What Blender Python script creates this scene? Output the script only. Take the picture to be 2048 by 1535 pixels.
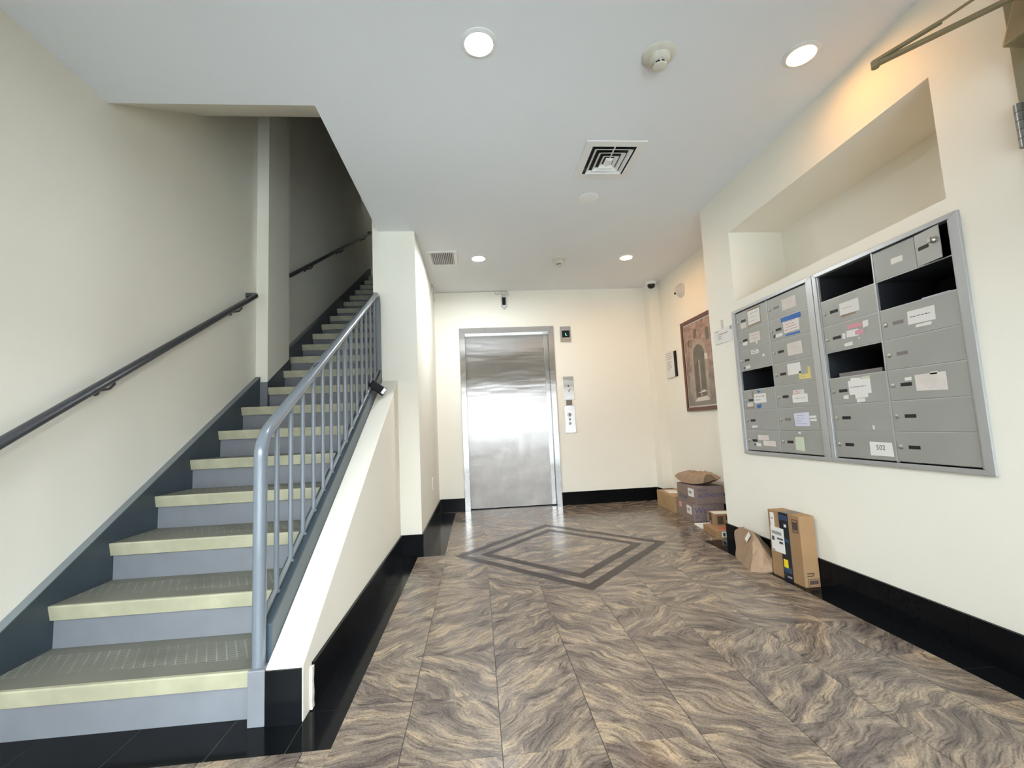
import bpy, bmesh, math, random
from mathutils import Vector, Matrix, noise
random.seed(7)
for o in list(bpy.data.objects): bpy.data.objects.remove(o)
SC = bpy.context.scene; COL = SC.collection

# ------------------------------------------------------------ camera, world, exposure
cam = bpy.data.cameras.new('camera'); camo = bpy.data.objects.new('camera', cam); COL.objects.link(camo)
cam.sensor_width = 36.0; cam.lens = 899.8/2048*36; cam.clip_start = .02; cam.clip_end = 200
cam.shift_x = -.44/2048; cam.shift_y = -3.6/2048
RX, RY, RZ = Vector((.99583, -.07850, -.04605)), Vector((-.03798, .10146, -.99411)), Vector((.08271, .99174, .09806))
RZ.normalize(); RX = (RX - RZ*RX.dot(RZ)).normalized(); RY = RZ.cross(RX)
camo.matrix_world = Matrix(((RX.x, -RY.x, -RZ.x, 0), (RX.y, -RY.y, -RZ.y, 0), (RX.z, -RY.z, -RZ.z, 1.0), (0, 0, 0, 1)))
SC.camera = camo
w = bpy.data.worlds.new('overcast'); SC.world = w; w.use_nodes = True
bg = w.node_tree.nodes['Background']; bg.inputs[0].default_value = (.87, .93, 1.0, 1); bg.inputs[1].default_value = 27.3
SC.view_settings.view_transform = 'Standard'; SC.view_settings.look = 'None'
SC.view_settings.gamma = 1.0; SC.view_settings.use_curve_mapping = False
SC.view_settings.exposure = 0.0
COOL, WARM = (.90, .96, 1.0), (1.0, .49, .12)
COOL_NEAR, COOL_FAR, WARM_NEAR, WARM_FAR = 423.0, 1001.0, 97.0, 213.0
SC.cycles.max_bounces = 7; SC.cycles.diffuse_bounces = 5; SC.cycles.glossy_bounces = 3; SC.cycles.caustics_reflective = False; SC.cycles.caustics_refractive = False
SC.cycles.use_light_tree = False; SC.cycles.use_adaptive_sampling = False

# ------------------------------------------------------------ measured planes (metres)
YB, ZC, XR, XW, XL = 5.638, 2.740, 1.959, -1.816, -.4785
YC, HB, YF = 3.843, .159, -.45
RISE, RUN, YN, XS = .177, .3004, 1.770, -1.777
XA = 2.385            # alcove wall
YR = 3.5255           # far end of mailbox wall
YOP, XOP = 2.30, -.789
XHL, XHR, YH = -.776, -.648, 1.75

# ------------------------------------------------------------ materials
def mat(name, base, rough=.5, metal=0.0, spec=None, bump=None, var=None, coat=0):
    m = bpy.data.materials.new(name); m.use_nodes = True
    nt = m.node_tree; p = nt.nodes['Principled BSDF']
    p.inputs['Base Color'].default_value = (*base, 1); p.inputs['Roughness'].default_value = rough
    p.inputs['Metallic'].default_value = metal
    if spec is not None: p.inputs['Specular IOR Level'].default_value = spec
    if coat: p.inputs['Coat Weight'].default_value = coat; p.inputs['Coat Roughness'].default_value = .12
    tc = nt.nodes.new('ShaderNodeTexCoord')
    if var:   # (scale, amount): blotchy value variation
        n = nt.nodes.new('ShaderNodeTexNoise'); n.inputs['Scale'].default_value = var[0]; n.inputs['Detail'].default_value = 6
        r = nt.nodes.new('ShaderNodeMapRange'); r.inputs['From Min'].default_value = .3; r.inputs['From Max'].default_value = .7
        r.inputs['To Min'].default_value = 1-var[1]; r.inputs['To Max'].default_value = 1+var[1]
        x = nt.nodes.new('ShaderNodeMix'); x.data_type = 'RGBA'; x.blend_type = 'MULTIPLY'; x.inputs[0].default_value = 1
        x.inputs[6].default_value = (*base, 1)
        nt.links.new(tc.outputs['Object'], n.inputs['Vector']); nt.links.new(n.outputs['Fac'], r.inputs['Value'])
        nt.links.new(r.outputs[0], x.inputs[7]); nt.links.new(x.outputs[2], p.inputs['Base Color'])
    if bump:  # (scale, strength, distance)
        n = nt.nodes.new('ShaderNodeTexNoise'); n.inputs['Scale'].default_value = bump[0]; n.inputs['Detail'].default_value = 4
        b = nt.nodes.new('ShaderNodeBump'); b.inputs['Strength'].default_value = bump[1]; b.inputs['Distance'].default_value = bump[2]
        nt.links.new(tc.outputs['Object'], n.inputs['Vector']); nt.links.new(n.outputs['Fac'], b.inputs['Height'])
        nt.links.new(b.outputs[0], p.inputs['Normal'])
    return m
def emit(name, col, s):
    m = bpy.data.materials.new(name); m.use_nodes = True; p = m.node_tree.nodes['Principled BSDF']
    p.inputs['Base Color'].default_value = (.9, .9, .9, 1)
    p.inputs['Emission Color'].default_value = (*col, 1); p.inputs['Emission Strength'].default_value = s
    return m
def N(nt, t, **kw):
    n = nt.nodes.new(t)
    for k, v in kw.items():
        if k in n.inputs: n.inputs[k].default_value = v
        else: setattr(n, k, v)
    return n

def granite():
    m = bpy.data.materials.new('swirled_granite'); m.use_nodes = True; nt = m.node_tree; L = nt.links.new
    p = nt.nodes['Principled BSDF']; tc = N(nt, 'ShaderNodeTexCoord'); oi = N(nt, 'ShaderNodeObjectInfo')
    # each slab is its own cut of stone: shift and turn the pattern per piece
    off = N(nt, 'ShaderNodeVectorMath', operation='MULTIPLY'); off.inputs[1].default_value = (37, 53, 71)
    cmb = N(nt, 'ShaderNodeCombineXYZ')
    for i in range(3): L(oi.outputs['Random'], cmb.inputs[i])
    L(cmb.outputs[0], off.inputs[0])
    mul = N(nt, 'ShaderNodeMath', operation='MULTIPLY'); mul.inputs[1].default_value = 977.0; L(oi.outputs['Random'], mul.inputs[0])
    snp = N(nt, 'ShaderNodeMath', operation='SINE'); L(mul.outputs[0], snp.inputs[0])
    ang = N(nt, 'ShaderNodeMath', operation='MULTIPLY'); ang.inputs[1].default_value = .8; L(snp.outputs[0], ang.inputs[0])
    rot = N(nt, 'ShaderNodeVectorRotate', rotation_type='Z_AXIS'); L(tc.outputs['Object'], rot.inputs['Vector']); L(ang.outputs[0], rot.inputs['Angle'])
    add = N(nt, 'ShaderNodeVectorMath', operation='ADD'); L(rot.outputs[0], add.inputs[0]); L(off.outputs[0], add.inputs[1])
    warp = N(nt, 'ShaderNodeTexNoise', Scale=4.2, Detail=2.0, Roughness=.45); L(add.outputs[0], warp.inputs['Vector'])
    wsub = N(nt, 'ShaderNodeVectorMath', operation='SUBTRACT'); wsub.inputs[1].default_value = (.5, .5, .5); L(warp.outputs['Color'], wsub.inputs[0])
    wsc = N(nt, 'ShaderNodeVectorMath', operation='SCALE'); wsc.inputs['Scale'].default_value = .20; L(wsub.outputs[0], wsc.inputs[0])
    wad = N(nt, 'ShaderNodeVectorMath', operation='ADD'); L(add.outputs[0], wad.inputs[0]); L(wsc.outputs[0], wad.inputs[1])
    def streak(sc, kx, ky, det, ro):
        st_ = N(nt, 'ShaderNodeMapping'); st_.inputs['Scale'].default_value = (kx, ky, 1.0); L(wad.outputs[0], st_.inputs['Vector'])
        n = N(nt, 'ShaderNodeTexNoise', Scale=sc, Detail=det, Roughness=ro); L(st_.outputs[0], n.inputs['Vector']); return n.outputs['Fac']
    def ramp(src, stops):
        cr = N(nt, 'ShaderNodeValToRGB'); e = cr.color_ramp.elements
        e[0].position, e[0].color = stops[0][0], (*stops[0][1], 1); e[1].position, e[1].color = stops[-1][0], (*stops[-1][1], 1)
        for ps, c in stops[1:-1]: k = e.new(ps); k.color = (*c, 1)
        L(src, cr.inputs[0]); return cr.outputs[0]
    def mult(a, b, f=1.0):
        x = N(nt, 'ShaderNodeMix', data_type='RGBA', blend_type='MULTIPLY'); x.inputs[0].default_value = f; L(a, x.inputs[6]); L(b, x.inputs[7]); return x.outputs[2]
    body = ramp(streak(4.0, 1.0, 4.0, 3.0, .55), [(.33, (.110, .086, .076)), (.46, (.175, .138, .113)), (.55, (.245, .191, .146)), (.66, (.34, .255, .178))])
    bands = ramp(streak(8.0, 1.0, 9.0, 3.0, .6), [(.30, (.42, .40, .40)), (.44, (.80, .79, .78)), (.58, (1.08, 1.07, 1.05)), (.72, (1.16, 1.13, 1.10))])
    veins = ramp(streak(16.0, 1.0, 9.0, 4.0, .65), [(.28, (.30, .28, .28)), (.40, (.78, .77, .76)), (.5, (1.0, 1.0, 1.0)), (.75, (1.18, 1.17, 1.14))])
    gr_ = N(nt, 'ShaderNodeTexNoise', Scale=120.0, Detail=4.0, Roughness=.75); L(add.outputs[0], gr_.inputs['Vector'])
    speck = ramp(gr_.outputs['Fac'], [(.30, (.34, .32, .31)), (.45, (.88, .88, .88)), (.60, (1.06, 1.06, 1.06)), (.75, (1.25, 1.24, 1.22))])
    L(mult(mult(mult(body, bands, .85), veins, .85), speck, .95), p.inputs['Base Color'])
    p.inputs['Roughness'].default_value = .20; p.inputs['Specular IOR Level'].default_value = .38
    b = N(nt, 'ShaderNodeBump'); b.inputs['Strength'].default_value = .06; b.inputs['Distance'].default_value = .002
    bn = N(nt, 'ShaderNodeTexNoise', Scale=14.0, Detail=2.0); L(add.outputs[0], bn.inputs['Vector']); L(bn.outputs['Fac'], b.inputs['Height']); L(b.outputs[0], p.inputs['Normal'])
    return m

def steel(name, rough, wav, scuff=False, base=(.56, .555, .545)):
    m = bpy.data.materials.new(name); m.use_nodes = True; nt = m.node_tree; L = nt.links.new
    p = nt.nodes['Principled BSDF']; p.inputs['Metallic'].default_value = 1; p.inputs['Base Color'].default_value = (*base, 1)
    p.inputs['Anisotropic'].default_value = .93; tg_ = N(nt, 'ShaderNodeCombineXYZ'); tg_.inputs[0].default_value = 1.0; L(tg_.outputs[0], p.inputs['Tangent'])
    tc = N(nt, 'ShaderNodeTexCoord')
    mp = N(nt, 'ShaderNodeMapping'); mp.inputs['Scale'].default_value = (260, 260, 3.0); L(tc.outputs['Object'], mp.inputs['Vector'])
    br = N(nt, 'ShaderNodeTexNoise', Scale=1.0, Detail=3.0); L(mp.outputs[0], br.inputs['Vector'])
    mp2 = N(nt, 'ShaderNodeMapping'); mp2.inputs['Scale'].default_value = (1.3, 1.3, 7.0); L(tc.outputs['Object'], mp2.inputs['Vector'])
    wv = N(nt, 'ShaderNodeTexNoise', Scale=1.0, Detail=2.0); L(mp2.outputs[0], wv.inputs['Vector'])
    b1 = N(nt, 'ShaderNodeBump'); b1.inputs['Strength'].default_value = wav; b1.inputs['Distance'].default_value = .02; L(wv.outputs['Fac'], b1.inputs['Height'])
    b2 = N(nt, 'ShaderNodeBump'); b2.inputs['Strength'].default_value = .05; b2.inputs['Distance'].default_value = .001
    L(br.outputs['Fac'], b2.inputs['Height']); L(b1.outputs[0], b2.inputs['Normal']); L(b2.outputs[0], p.inputs['Normal'])
    rg = N(nt, 'ShaderNodeMapRange'); rg.inputs['To Min'].default_value = rough*.75; rg.inputs['To Max'].default_value = rough*1.3; L(br.outputs['Fac'], rg.inputs['Value'])
    if scuff:  # kicked and rubbed lower half: dull smears and diagonal scratches
        sp = N(nt, 'ShaderNodeSeparateXYZ'); L(tc.outputs['Object'], sp.inputs[0])
        hz = N(nt, 'ShaderNodeMapRange', interpolation_type='SMOOTHSTEP'); hz.inputs['From Min'].default_value = .45; hz.inputs['From Max'].default_value = 1.15; hz.inputs['To Min'].default_value = 1; hz.inputs['To Max'].default_value = 0
        L(sp.outputs['Z'], hz.inputs['Value'])
        sn = N(nt, 'ShaderNodeTexNoise', Scale=6.0, Detail=6.0); L(tc.outputs['Object'], sn.inputs['Vector'])
        mu = N(nt, 'ShaderNodeMath', operation='MULTIPLY'); L(hz.outputs[0], mu.inputs[0]); L(sn.outputs['Fac'], mu.inputs[1])
        m2 = N(nt, 'ShaderNodeMath', operation='MULTIPLY_ADD'); m2.inputs[1].default_value = .62; L(mu.outputs[0], m2.inputs[0]); L(rg.outputs[0], m2.inputs[2])
        L(m2.outputs[0], p.inputs['Roughness'])
        mt = N(nt, 'ShaderNodeMath', operation='MULTIPLY_ADD'); mt.inputs[1].default_value = -.95; mt.inputs[2].default_value = 1.0; L(mu.outputs[0], mt.inputs[0]); L(mt.outputs[0], p.inputs['Metallic'])
        hzm = N(nt, 'ShaderNodeMath', operation='MULTIPLY'); hzm.inputs[1].default_value = 1.5; hzm.use_clamp = True; L(mu.outputs[0], hzm.inputs[0])
        mc = N(nt, 'ShaderNodeMix', data_type='RGBA'); mc.inputs[6].default_value = (*base, 1); mc.inputs[7].default_value = (.78, .765, .755, 1); L(hzm.outputs[0], mc.inputs[0]); L(mc.outputs[2], p.inputs['Base Color'])
    else: L(rg.outputs[0], p.inputs['Roughness'])
    return m

def rubber_tread():
    m = bpy.data.materials.new('ribbed_rubber_tread'); m.use_nodes = True; nt = m.node_tree; L = nt.links.new
    p = nt.nodes['Principled BSDF']; p.inputs['Roughness'].default_value = .6
    tc = N(nt, 'ShaderNodeTexCoord'); sp = N(nt, 'ShaderNodeSeparateXYZ'); L(tc.outputs['Object'], sp.inputs[0])
    def M_(op, a, b):
        n = N(nt, 'ShaderNodeMath', operation=op)
        for i, x in enumerate((a, b)):
            if isinstance(x, (int, float)): n.inputs[i].default_value = x
            elif x is not None: L(x, n.inputs[i])
        return n.outputs[0]
    X, Y = sp.outputs['X'], sp.outputs['Y']
    u = M_('ADD', X, M_('MULTIPLY', Y, .55)); vv = M_('SUBTRACT', Y, M_('MULTIPLY', X, .12))
    lu = M_('LESS_THAN', M_('FRACT', M_('MULTIPLY', u, 27.0), None), .14)
    lv = M_('LESS_THAN', M_('FRACT', M_('MULTIPLY', vv, 55.0), None), .2)
    line = M_('MAXIMUM', lu, lv)
    inside = M_('LESS_THAN', M_('ABSOLUTE', M_('ADD', Y, -.012), None), .085)
    pat = M_('MULTIPLY', line, inside)
    nz = N(nt, 'ShaderNodeTexNoise', Scale=5.0, Detail=6.0); L(tc.outputs['Object'], nz.inputs['Vector'])
    fade = N(nt, 'ShaderNodeMapRange'); fade.inputs['From Min'].default_value = .35; fade.inputs['From Max'].default_value = .65; L(nz.outputs['Fac'], fade.inputs['Value'])
    wear = M_('MULTIPLY', pat, M_('MULTIPLY', fade.outputs[0], .75))
    c = N(nt, 'ShaderNodeMix', data_type='RGBA'); c.inputs[6].default_value = (.150, .146, .118, 1); c.inputs[7].default_value = (.34, .34, .30, 1); L(wear, c.inputs[0])
    L(c.outputs[2], p.inputs['Base Color'])
    b = N(nt, 'ShaderNodeBump'); b.inputs['Strength'].default_value = .6; b.inputs['Distance'].default_value = .003; L(pat, b.inputs['Height']); L(b.outputs[0], p.inputs['Normal'])
    return m

def stone_print():
    m = bpy.data.materials.new('stone_wall_print'); m.use_nodes = True; nt = m.node_tree; L = nt.links.new
    p = nt.nodes['Principled BSDF']; p.inputs['Roughness'].default_value = .25
    tc = N(nt, 'ShaderNodeTexCoord')
    n1 = N(nt, 'ShaderNodeTexNoise', Scale=9.0, Detail=8.0, Roughness=.7); L(tc.outputs['Object'], n1.inputs['Vector'])
    cr = N(nt, 'ShaderNodeValToRGB'); e = cr.color_ramp.elements
    e[0].position = .3; e[0].color = (.10, .07, .055, 1); e[1].position = .72; e[1].color = (.50, .37, .32, 1)
    k = e.new(.5); k.color = (.30, .19, .155, 1)
    L(n1.outputs['Fac'], cr.inputs[0])
    sp = N(nt, 'ShaderNodeSeparateXYZ'); L(tc.outputs['Object'], sp.inputs[0])
    gz = N(nt, 'ShaderNodeMapRange'); gz.inputs['From Min'].default_value = .05; gz.inputs['From Max'].default_value = .55; L(sp.outputs['Z'], gz.inputs['Value'])
    mg = N(nt, 'ShaderNodeMix', data_type='RGBA'); mg.inputs[6].default_value = (.20, .175, .15, 1)
    L(gz.outputs[0], mg.inputs[0]); L(cr.outputs[0], mg.inputs[7])
    md = N(nt, 'ShaderNodeMix', data_type='RGBA', blend_type='MULTIPLY'); md.inputs[0].default_value = .55; L(mg.outputs[2], md.inputs[6])
    r2 = N(nt, 'ShaderNodeMapRange'); r2.inputs['To Min'].default_value = .2; r2.inputs['To Max'].default_value = 1.7; L(n1.outputs['Fac'], r2.inputs['Value']); L(r2.outputs[0], md.inputs[7])
    L(md.outputs[2], p.inputs['Base Color'])
    return m

M = {}
M['wall'] = mat('cream_wall_paint', (.86, .825, .725), .62, bump=(180, .12, .001), var=(1.3, .015))
M['ceil'] = mat('white_ceiling_paint', (.79, .80, .81), .75, bump=(220, .08, .001))
M['granite'] = granite()
M['inlay'] = mat('dark_brown_stone_inlay', (.045, .035, .032), .28, spec=.12, var=(30, .25))
M['black'] = mat('polished_black_granite', (.0045, .005, .006), .13, spec=.10, var=(60, .15))
M['grout'] = mat('grey_brown_grout', (.11, .095, .08), .85)
M['blackgrout'] = mat('pale_grout', (.20, .19, .17), .85)
M['steel'] = steel('brushed_stainless_steel', .24, .10)
M['steeldoor'] = steel('wavy_stainless_door_skin', .24, .16, True, (.48, .475, .47))
M['gap'] = mat('dark_gap', (.006, .006, .007), .6)
M['riser'] = mat('blue_grey_stair_paint', (.185, .192, .212), .42, bump=(14, .15, .004), var=(5, .10))
M['skirt'] = mat('dark_slate_skirt_paint', (.040, .056, .070), .38, bump=(20, .12, .003), var=(6, .12))
M['skirtlip'] = mat('slate_rail_and_lit_edge', (.17, .19, .20), .45)  # paler slate: caught light painted on the skirt edge; plain grey on the bottom rail
M['tread'] = rubber_tread()
M['nosing'] = mat('olive_cream_rubber_nosing', (.40, .38, .265), .5, var=(9, .14))
M['rail'] = mat('glossy_grey_enamel', (.150, .172, .196), .26, bump=(30, .08, .002), coat=.3)
M['handrail'] = mat('dark_grey_enamel', (.055, .058, .066), .34, bump=(40, .1, .002))
M['white'] = mat('white_plastic', (.86, .86, .84), .38)
M['offwhite'] = mat('aged_ivory_plastic', (.62, .59, .49), .45, var=(20, .08))
M['whitemetal'] = mat('white_enamelled_metal', (.78, .77, .74), .4)
M['whitegrey'] = mat('grey_white_plastic', (.58, .57, .54), .4)
M['dark'] = mat('black_plastic', (.006, .006, .007), .5, spec=.18)
M['dome'] = mat('smoked_dome', (.006, .006, .007), .06)
M['alu'] = mat('mailbox_grey_aluminium', (.34, .34, .315), .42, .25, var=(3, .06))
M['alulight'] = mat('bright_aluminium_trim', (.47, .475, .48), .36, .55)
M['cubby'] = mat('shaded_mailbox_interior', (.012, .014, .017), .6)  # aluminium inside the boxes, with its shade painted in as near black
M['chrome'] = mat('worn_nickel', (.50, .48, .45), .3, .9)
M['paper'] = mat('white_paper', (.74, .72, .68), .7)
M['paperpink'] = mat('yellowed_paper', (.66, .60, .55), .7, var=(30, .06))
M['paperblue'] = mat('lavender_white_paper', (.62, .62, .74), .7)
M['ink'] = mat('dark_ink', (.05, .05, .06), .7)
M['inkgrey'] = mat('faded_grey_ink', (.30, .29, .30), .7)
M['bluetape'] = mat('blue_painter_tape', (.03, .13, .42), .6)
M['yellow'] = mat('yellow_sticky_note', (.72, .60, .20), .6)
M['sticker_yellow'] = mat('bright_yellow_sticker', (.85, .62, .02), .5)
M['red'] = mat('red_print', (.50, .06, .05), .6)
M['pink'] = mat('torn_pink_paper', (.62, .30, .34), .7)
M['green'] = mat('pale_green_note', (.56, .62, .47), .7)
M['tan'] = mat('old_tape_residue', (.27, .21, .14), .7)
M['greyslot'] = mat('grey_name_card', (.19, .17, .16), .6)
M['card'] = mat('brown_cardboard', (.315, .185, .088), .75, bump=(60, .1, .001), var=(8, .07))
M['cardlight'] = mat('light_cardboard', (.40, .255, .125), .75, var=(8, .06))
M['cardgrey'] = mat('grey_brown_cardboard', (.245, .175, .135), .75, var=(7, .09))
M['cardmauve'] = mat('printed_mauve_cardboard', (.225, .165, .150), .75, var=(7, .08))
M['kraft'] = mat('kraft_paper', (.30, .20, .125), .7, bump=(25, .5, .004), var=(14, .12))
M['kraftdark'] = mat('kraft_opening_shade', (.13, .085, .05), .7)  # darker copy of the kraft: painted shade of the bag and mailer openings
M['blueprint'] = mat('blue_box_print', (.055, .085, .19), .75)
M['tape'] = mat('black_printed_tape', (.010, .014, .022), .22)
M['tapeblue'] = mat('blue_tape_print', (.022, .055, .11), .3)
M['purple'] = mat('purple_label_print', (.20, .12, .36), .6)
M['mahogany'] = mat('mahogany_frame', (.105, .030, .016), .3, var=(12, .2))
M['print'] = stone_print()
M['archdark'] = mat('print_shadowed_doorway', (.105, .098, .080), .25, var=(9, .25))
M['archstone'] = mat('print_pale_arch_stone', (.33, .27, .215), .25, var=(14, .25))
M['archlight'] = mat('print_white_stone_steps', (.60, .56, .50), .25, var=(12, .1))
M['archbrown'] = mat('print_dark_brown_patch', (.09, .06, .05), .25, var=(20, .3))
M['closer'] = mat('tan_enamelled_closer', (.25, .195, .105), .45, .2)
M['olive'] = mat('bronze_door_frame_paint', (.20, .19, .12), .45)
M['brass'] = mat('dull_steel_hinge', (.28, .27, .25), .35, .8)
M['glassled'] = emit('indicator_green_digit', (.05, .9, .55), 3.0)
for k_, c_, p_ in (('cool_near', COOL, COOL_NEAR), ('cool_far', COOL, COOL_FAR), ('warm_near', WARM, WARM_NEAR), ('warm_far', WARM, WARM_FAR)): M[k_] = emit(k_+'_lamp_lens', c_, p_)
M['dimlens'] = emit('dim_lamp_lens', COOL, 8.1)
M['facade'] = mat('pale_brick_facade', (.33, .30, .295), .85, var=(.9, .5))
M['concrete'] = mat('grey_paving', (.36, .37, .38), .8, var=(2, .1))
M['bronze'] = mat('dark_bronze_aluminium', (.035, .032, .03), .4, .4)
M['plaster'] = mat('broken_plaster', (.70, .66, .58), .9, bump=(70, .9, .006), var=(40, .25))
def glass():
    m = bpy.data.materials.new('clear_window_glass'); m.use_nodes = True; nt = m.node_tree
    for n in list(nt.nodes): nt.nodes.remove(n)
    o = nt.nodes.new('ShaderNodeOutputMaterial'); t = nt.nodes.new('ShaderNodeBsdfTransparent'); g = nt.nodes.new('ShaderNodeBsdfGlossy')
    g.inputs['Roughness'].default_value = .02; t.inputs[0].default_value = (.93, .96, .95, 1)
    mx = nt.nodes.new('ShaderNodeMixShader'); f = nt.nodes.new('ShaderNodeFresnel'); f.inputs[0].default_value = 1.45
    nt.links.new(f.outputs[0], mx.inputs[0]); nt.links.new(t.outputs[0], mx.inputs[1]); nt.links.new(g.outputs[0], mx.inputs[2]); nt.links.new(mx.outputs[0], o.inputs[0])
    return m
M['glass'] = glass()

# ------------------------------------------------------------ mesh helpers
ORG = {}
class MB:
    def __init__(s): s.v = []; s.f = []; s.mi = []; s.cur = 0
    def add(s, vs, fs):
        k = len(s.v); s.v += [Vector(x) for x in vs]
        for f in fs: s.f.append([k+i for i in f]); s.mi.append(s.cur)
        return s
    def box(s, lo, hi):
        x0, y0, z0 = lo; x1, y1, z1 = hi
        return s.add([(x0,y0,z0),(x1,y0,z0),(x1,y1,z0),(x0,y1,z0),(x0,y0,z1),(x1,y0,z1),(x1,y1,z1),(x0,y1,z1)],
                     [(0,3,2,1),(4,5,6,7),(0,1,5,4),(1,2,6,5),(2,3,7,6),(3,0,4,7)])
    def hexa(s, b, t):   # bottom quad, top quad (same winding, counter-clockwise from above)
        return s.add(list(b)+list(t), [(3,2,1,0),(4,5,6,7),(0,1,5,4),(1,2,6,5),(2,3,7,6),(3,0,4,7)])
    def prism(s, poly, ax, a, b):   # poly in the other two axes (cyclic order), extruded a..b along ax
        n = len(poly)
        def P(q, t): return {'x': (t, q[0], q[1]), 'y': (q[0], t, q[1]), 'z': (q[0], q[1], t)}[ax]
        return s.add([P(q, a) for q in poly]+[P(q, b) for q in poly],
                     [list(range(n))[::-1], list(range(n, 2*n))]+[(i, (i+1) % n, n+(i+1) % n, n+i) for i in range(n)])
    def tube(s, pts, r, seg=14, caps=True):
        pts = [Vector(p) for p in pts]; n = len(pts); rings = []
        t0 = (pts[1]-pts[0]).normalized(); up = Vector((0,0,1)) if abs(t0.z) < .9 else Vector((1,0,0))
        nx = t0.cross(up).normalized()
        vs = []; fs = []
        for i in range(n):
            t = ((pts[min(i+1,n-1)]-pts[i]).normalized() + (pts[i]-pts[max(i-1,0)]).normalized()) if 0 < i < n-1 else (pts[min(i+1,n-1)]-pts[max(i-1,0)])
            t.normalize(); nx = (nx - t*nx.dot(t)).normalized(); ny = t.cross(nx)
            rr = r[i] if isinstance(r, (list, tuple)) else r
            for k in range(seg):
                a = 2*math.pi*k/seg; vs.append(pts[i]+nx*math.cos(a)*rr+ny*math.sin(a)*rr)
        for i in range(n-1):
            for k in range(seg): fs.append((i*seg+k, i*seg+(k+1) % seg, (i+1)*seg+(k+1) % seg, (i+1)*seg+k))
        if caps: fs += [list(range(seg))[::-1], list(range((n-1)*seg, n*seg))]
        return s.add(vs, fs)
    def lathe(s, prof, c, ax=(0,0,1), seg=32):   # prof: (radius, height along ax)
        ax = Vector(ax).normalized(); u = ax.orthogonal().normalized(); w_ = ax.cross(u); c = Vector(c); vs = []; fs = []
        for r, h in prof:
            for k in range(seg):
                a = 2*math.pi*k/seg; vs.append(c+ax*h+(u*math.cos(a)+w_*math.sin(a))*max(r, 1e-5))
        for i in range(len(prof)-1):
            for k in range(seg): fs.append((i*seg+k, i*seg+(k+1) % seg, (i+1)*seg+(k+1) % seg, (i+1)*seg+k))
        fs += [list(range(seg))[::-1], list(range((len(prof)-1)*seg, len(prof)*seg))]
        return s.add(vs, fs)
    def obj(s, name, m, parent=None, bevel=0, smooth=False, origin=None, sub=None):
        mats = m if isinstance(m, (list, tuple)) else [m]
        if origin is None:
            lo = [min(v[i] for v in s.v) for i in range(3)]; hi = [max(v[i] for v in s.v) for i in range(3)]
            origin = Vector(((lo[0]+hi[0])/2, (lo[1]+hi[1])/2, lo[2]))
        origin = Vector(origin)
        me = bpy.data.meshes.new(name); me.from_pydata([v-origin for v in s.v], [], s.f)
        for q in mats: me.materials.append(M[q])
        if len(mats) > 1: me.polygons.foreach_set('material_index', s.mi)
        bm = bmesh.new(); bm.from_mesh(me)
        bmesh.ops.recalc_face_normals(bm, faces=bm.faces)
        if bevel:
            bmesh.ops.bevel(bm, geom=[e for e in bm.edges if len(e.link_faces) == 2 and e.calc_face_angle(0) > .5], offset=bevel, segments=2, affect='EDGES', profile=.6)
        if sub: sub(bm)
        bm.to_mesh(me); bm.free()
        if smooth: me.shade_smooth(); me.set_sharp_from_angle(angle=math.radians(38))
        o = bpy.data.objects.new(name, me); COL.objects.link(o)
        put(o, origin, parent)
        return o
def put(o, origin, parent):
    ORG[o] = Vector(origin)
    if parent is not None: o.parent = parent; o.location = ORG[o]-ORG[parent]
    else: o.location = ORG[o]
def tag(o, label=None, cat=None, group=None, kind=None):
    if label: o['label'] = label
    if cat: o['category'] = cat
    if group: o['group'] = group
    if kind: o['kind'] = kind
    return o
def struct(o): o['kind'] = 'structure'; return o
def thing(name, loc, label, cat, group=None):
    o = bpy.data.objects.new(name, None); COL.objects.link(o); o.empty_display_size = .05; put(o, loc, None)
    return tag(o, label, cat, group)
def share(src, origin, parent):
    o = src.copy(); COL.objects.link(o); o.parent = None; put(o, origin, parent); return o
def text(name, s_, size, at, right, up, m, parent, align='LEFT', lift=.0004):
    c = bpy.data.curves.new(name, 'FONT'); c.body = s_; c.size = size; c.align_x = align; c.extrude = 0; c.resolution_u = 3
    t = bpy.data.objects.new(name, c); COL.objects.link(t)
    dg = bpy.context.evaluated_depsgraph_get(); me0 = bpy.data.meshes.new_from_object(t.evaluated_get(dg))
    right = Vector(right).normalized(); up = Vector(up).normalized(); nrm = right.cross(up)
    b = MB(); b.v = [Vector(at)+right*v.co.x+up*v.co.y+nrm*lift for v in me0.vertices]
    b.f = [list(p.vertices) for p in me0.polygons]; b.mi = [0]*len(b.f)
    bpy.data.objects.remove(t); bpy.data.curves.remove(c); bpy.data.meshes.remove(me0)
    return b.obj(name, m, parent)

# ------------------------------------------------------------ setting: floor
def clip(poly, a, b, keep):   # Sutherland-Hodgman against the line a->b; keep=+1 left side, -1 right side
    out = []
    def sd(p): return keep*((b[0]-a[0])*(p[1]-a[1])-(b[1]-a[1])*(p[0]-a[0]))
    for i in range(len(poly)):
        p, q = poly[i], poly[(i+1) % len(poly)]; sp_, sq = sd(p), sd(q)
        if sp_ >= 0: out.append(p)
        if sp_*sq < 0: t = sp_/(sp_-sq); out.append((p[0]+t*(q[0]-p[0]), p[1]+t*(q[1]-p[1])))
    return out
def inside(poly, D):
    for i in range(len(D)): poly = clip(poly, D[i], D[(i+1) % len(D)], 1) if poly else poly
    return poly
def outside(poly, D):
    res = []; cur = poly
    for i in range(len(D)):
        if not cur: break
        o = clip(cur, D[i], D[(i+1) % len(D)], -1)
        if len(o) > 2: res.append(o)
        cur = clip(cur, D[i], D[(i+1) % len(D)], 1)
    return res
def area(p): return abs(sum(p[i][0]*p[(i+1) % len(p)][1]-p[(i+1) % len(p)][0]*p[i][1] for i in range(len(p))))/2
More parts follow.
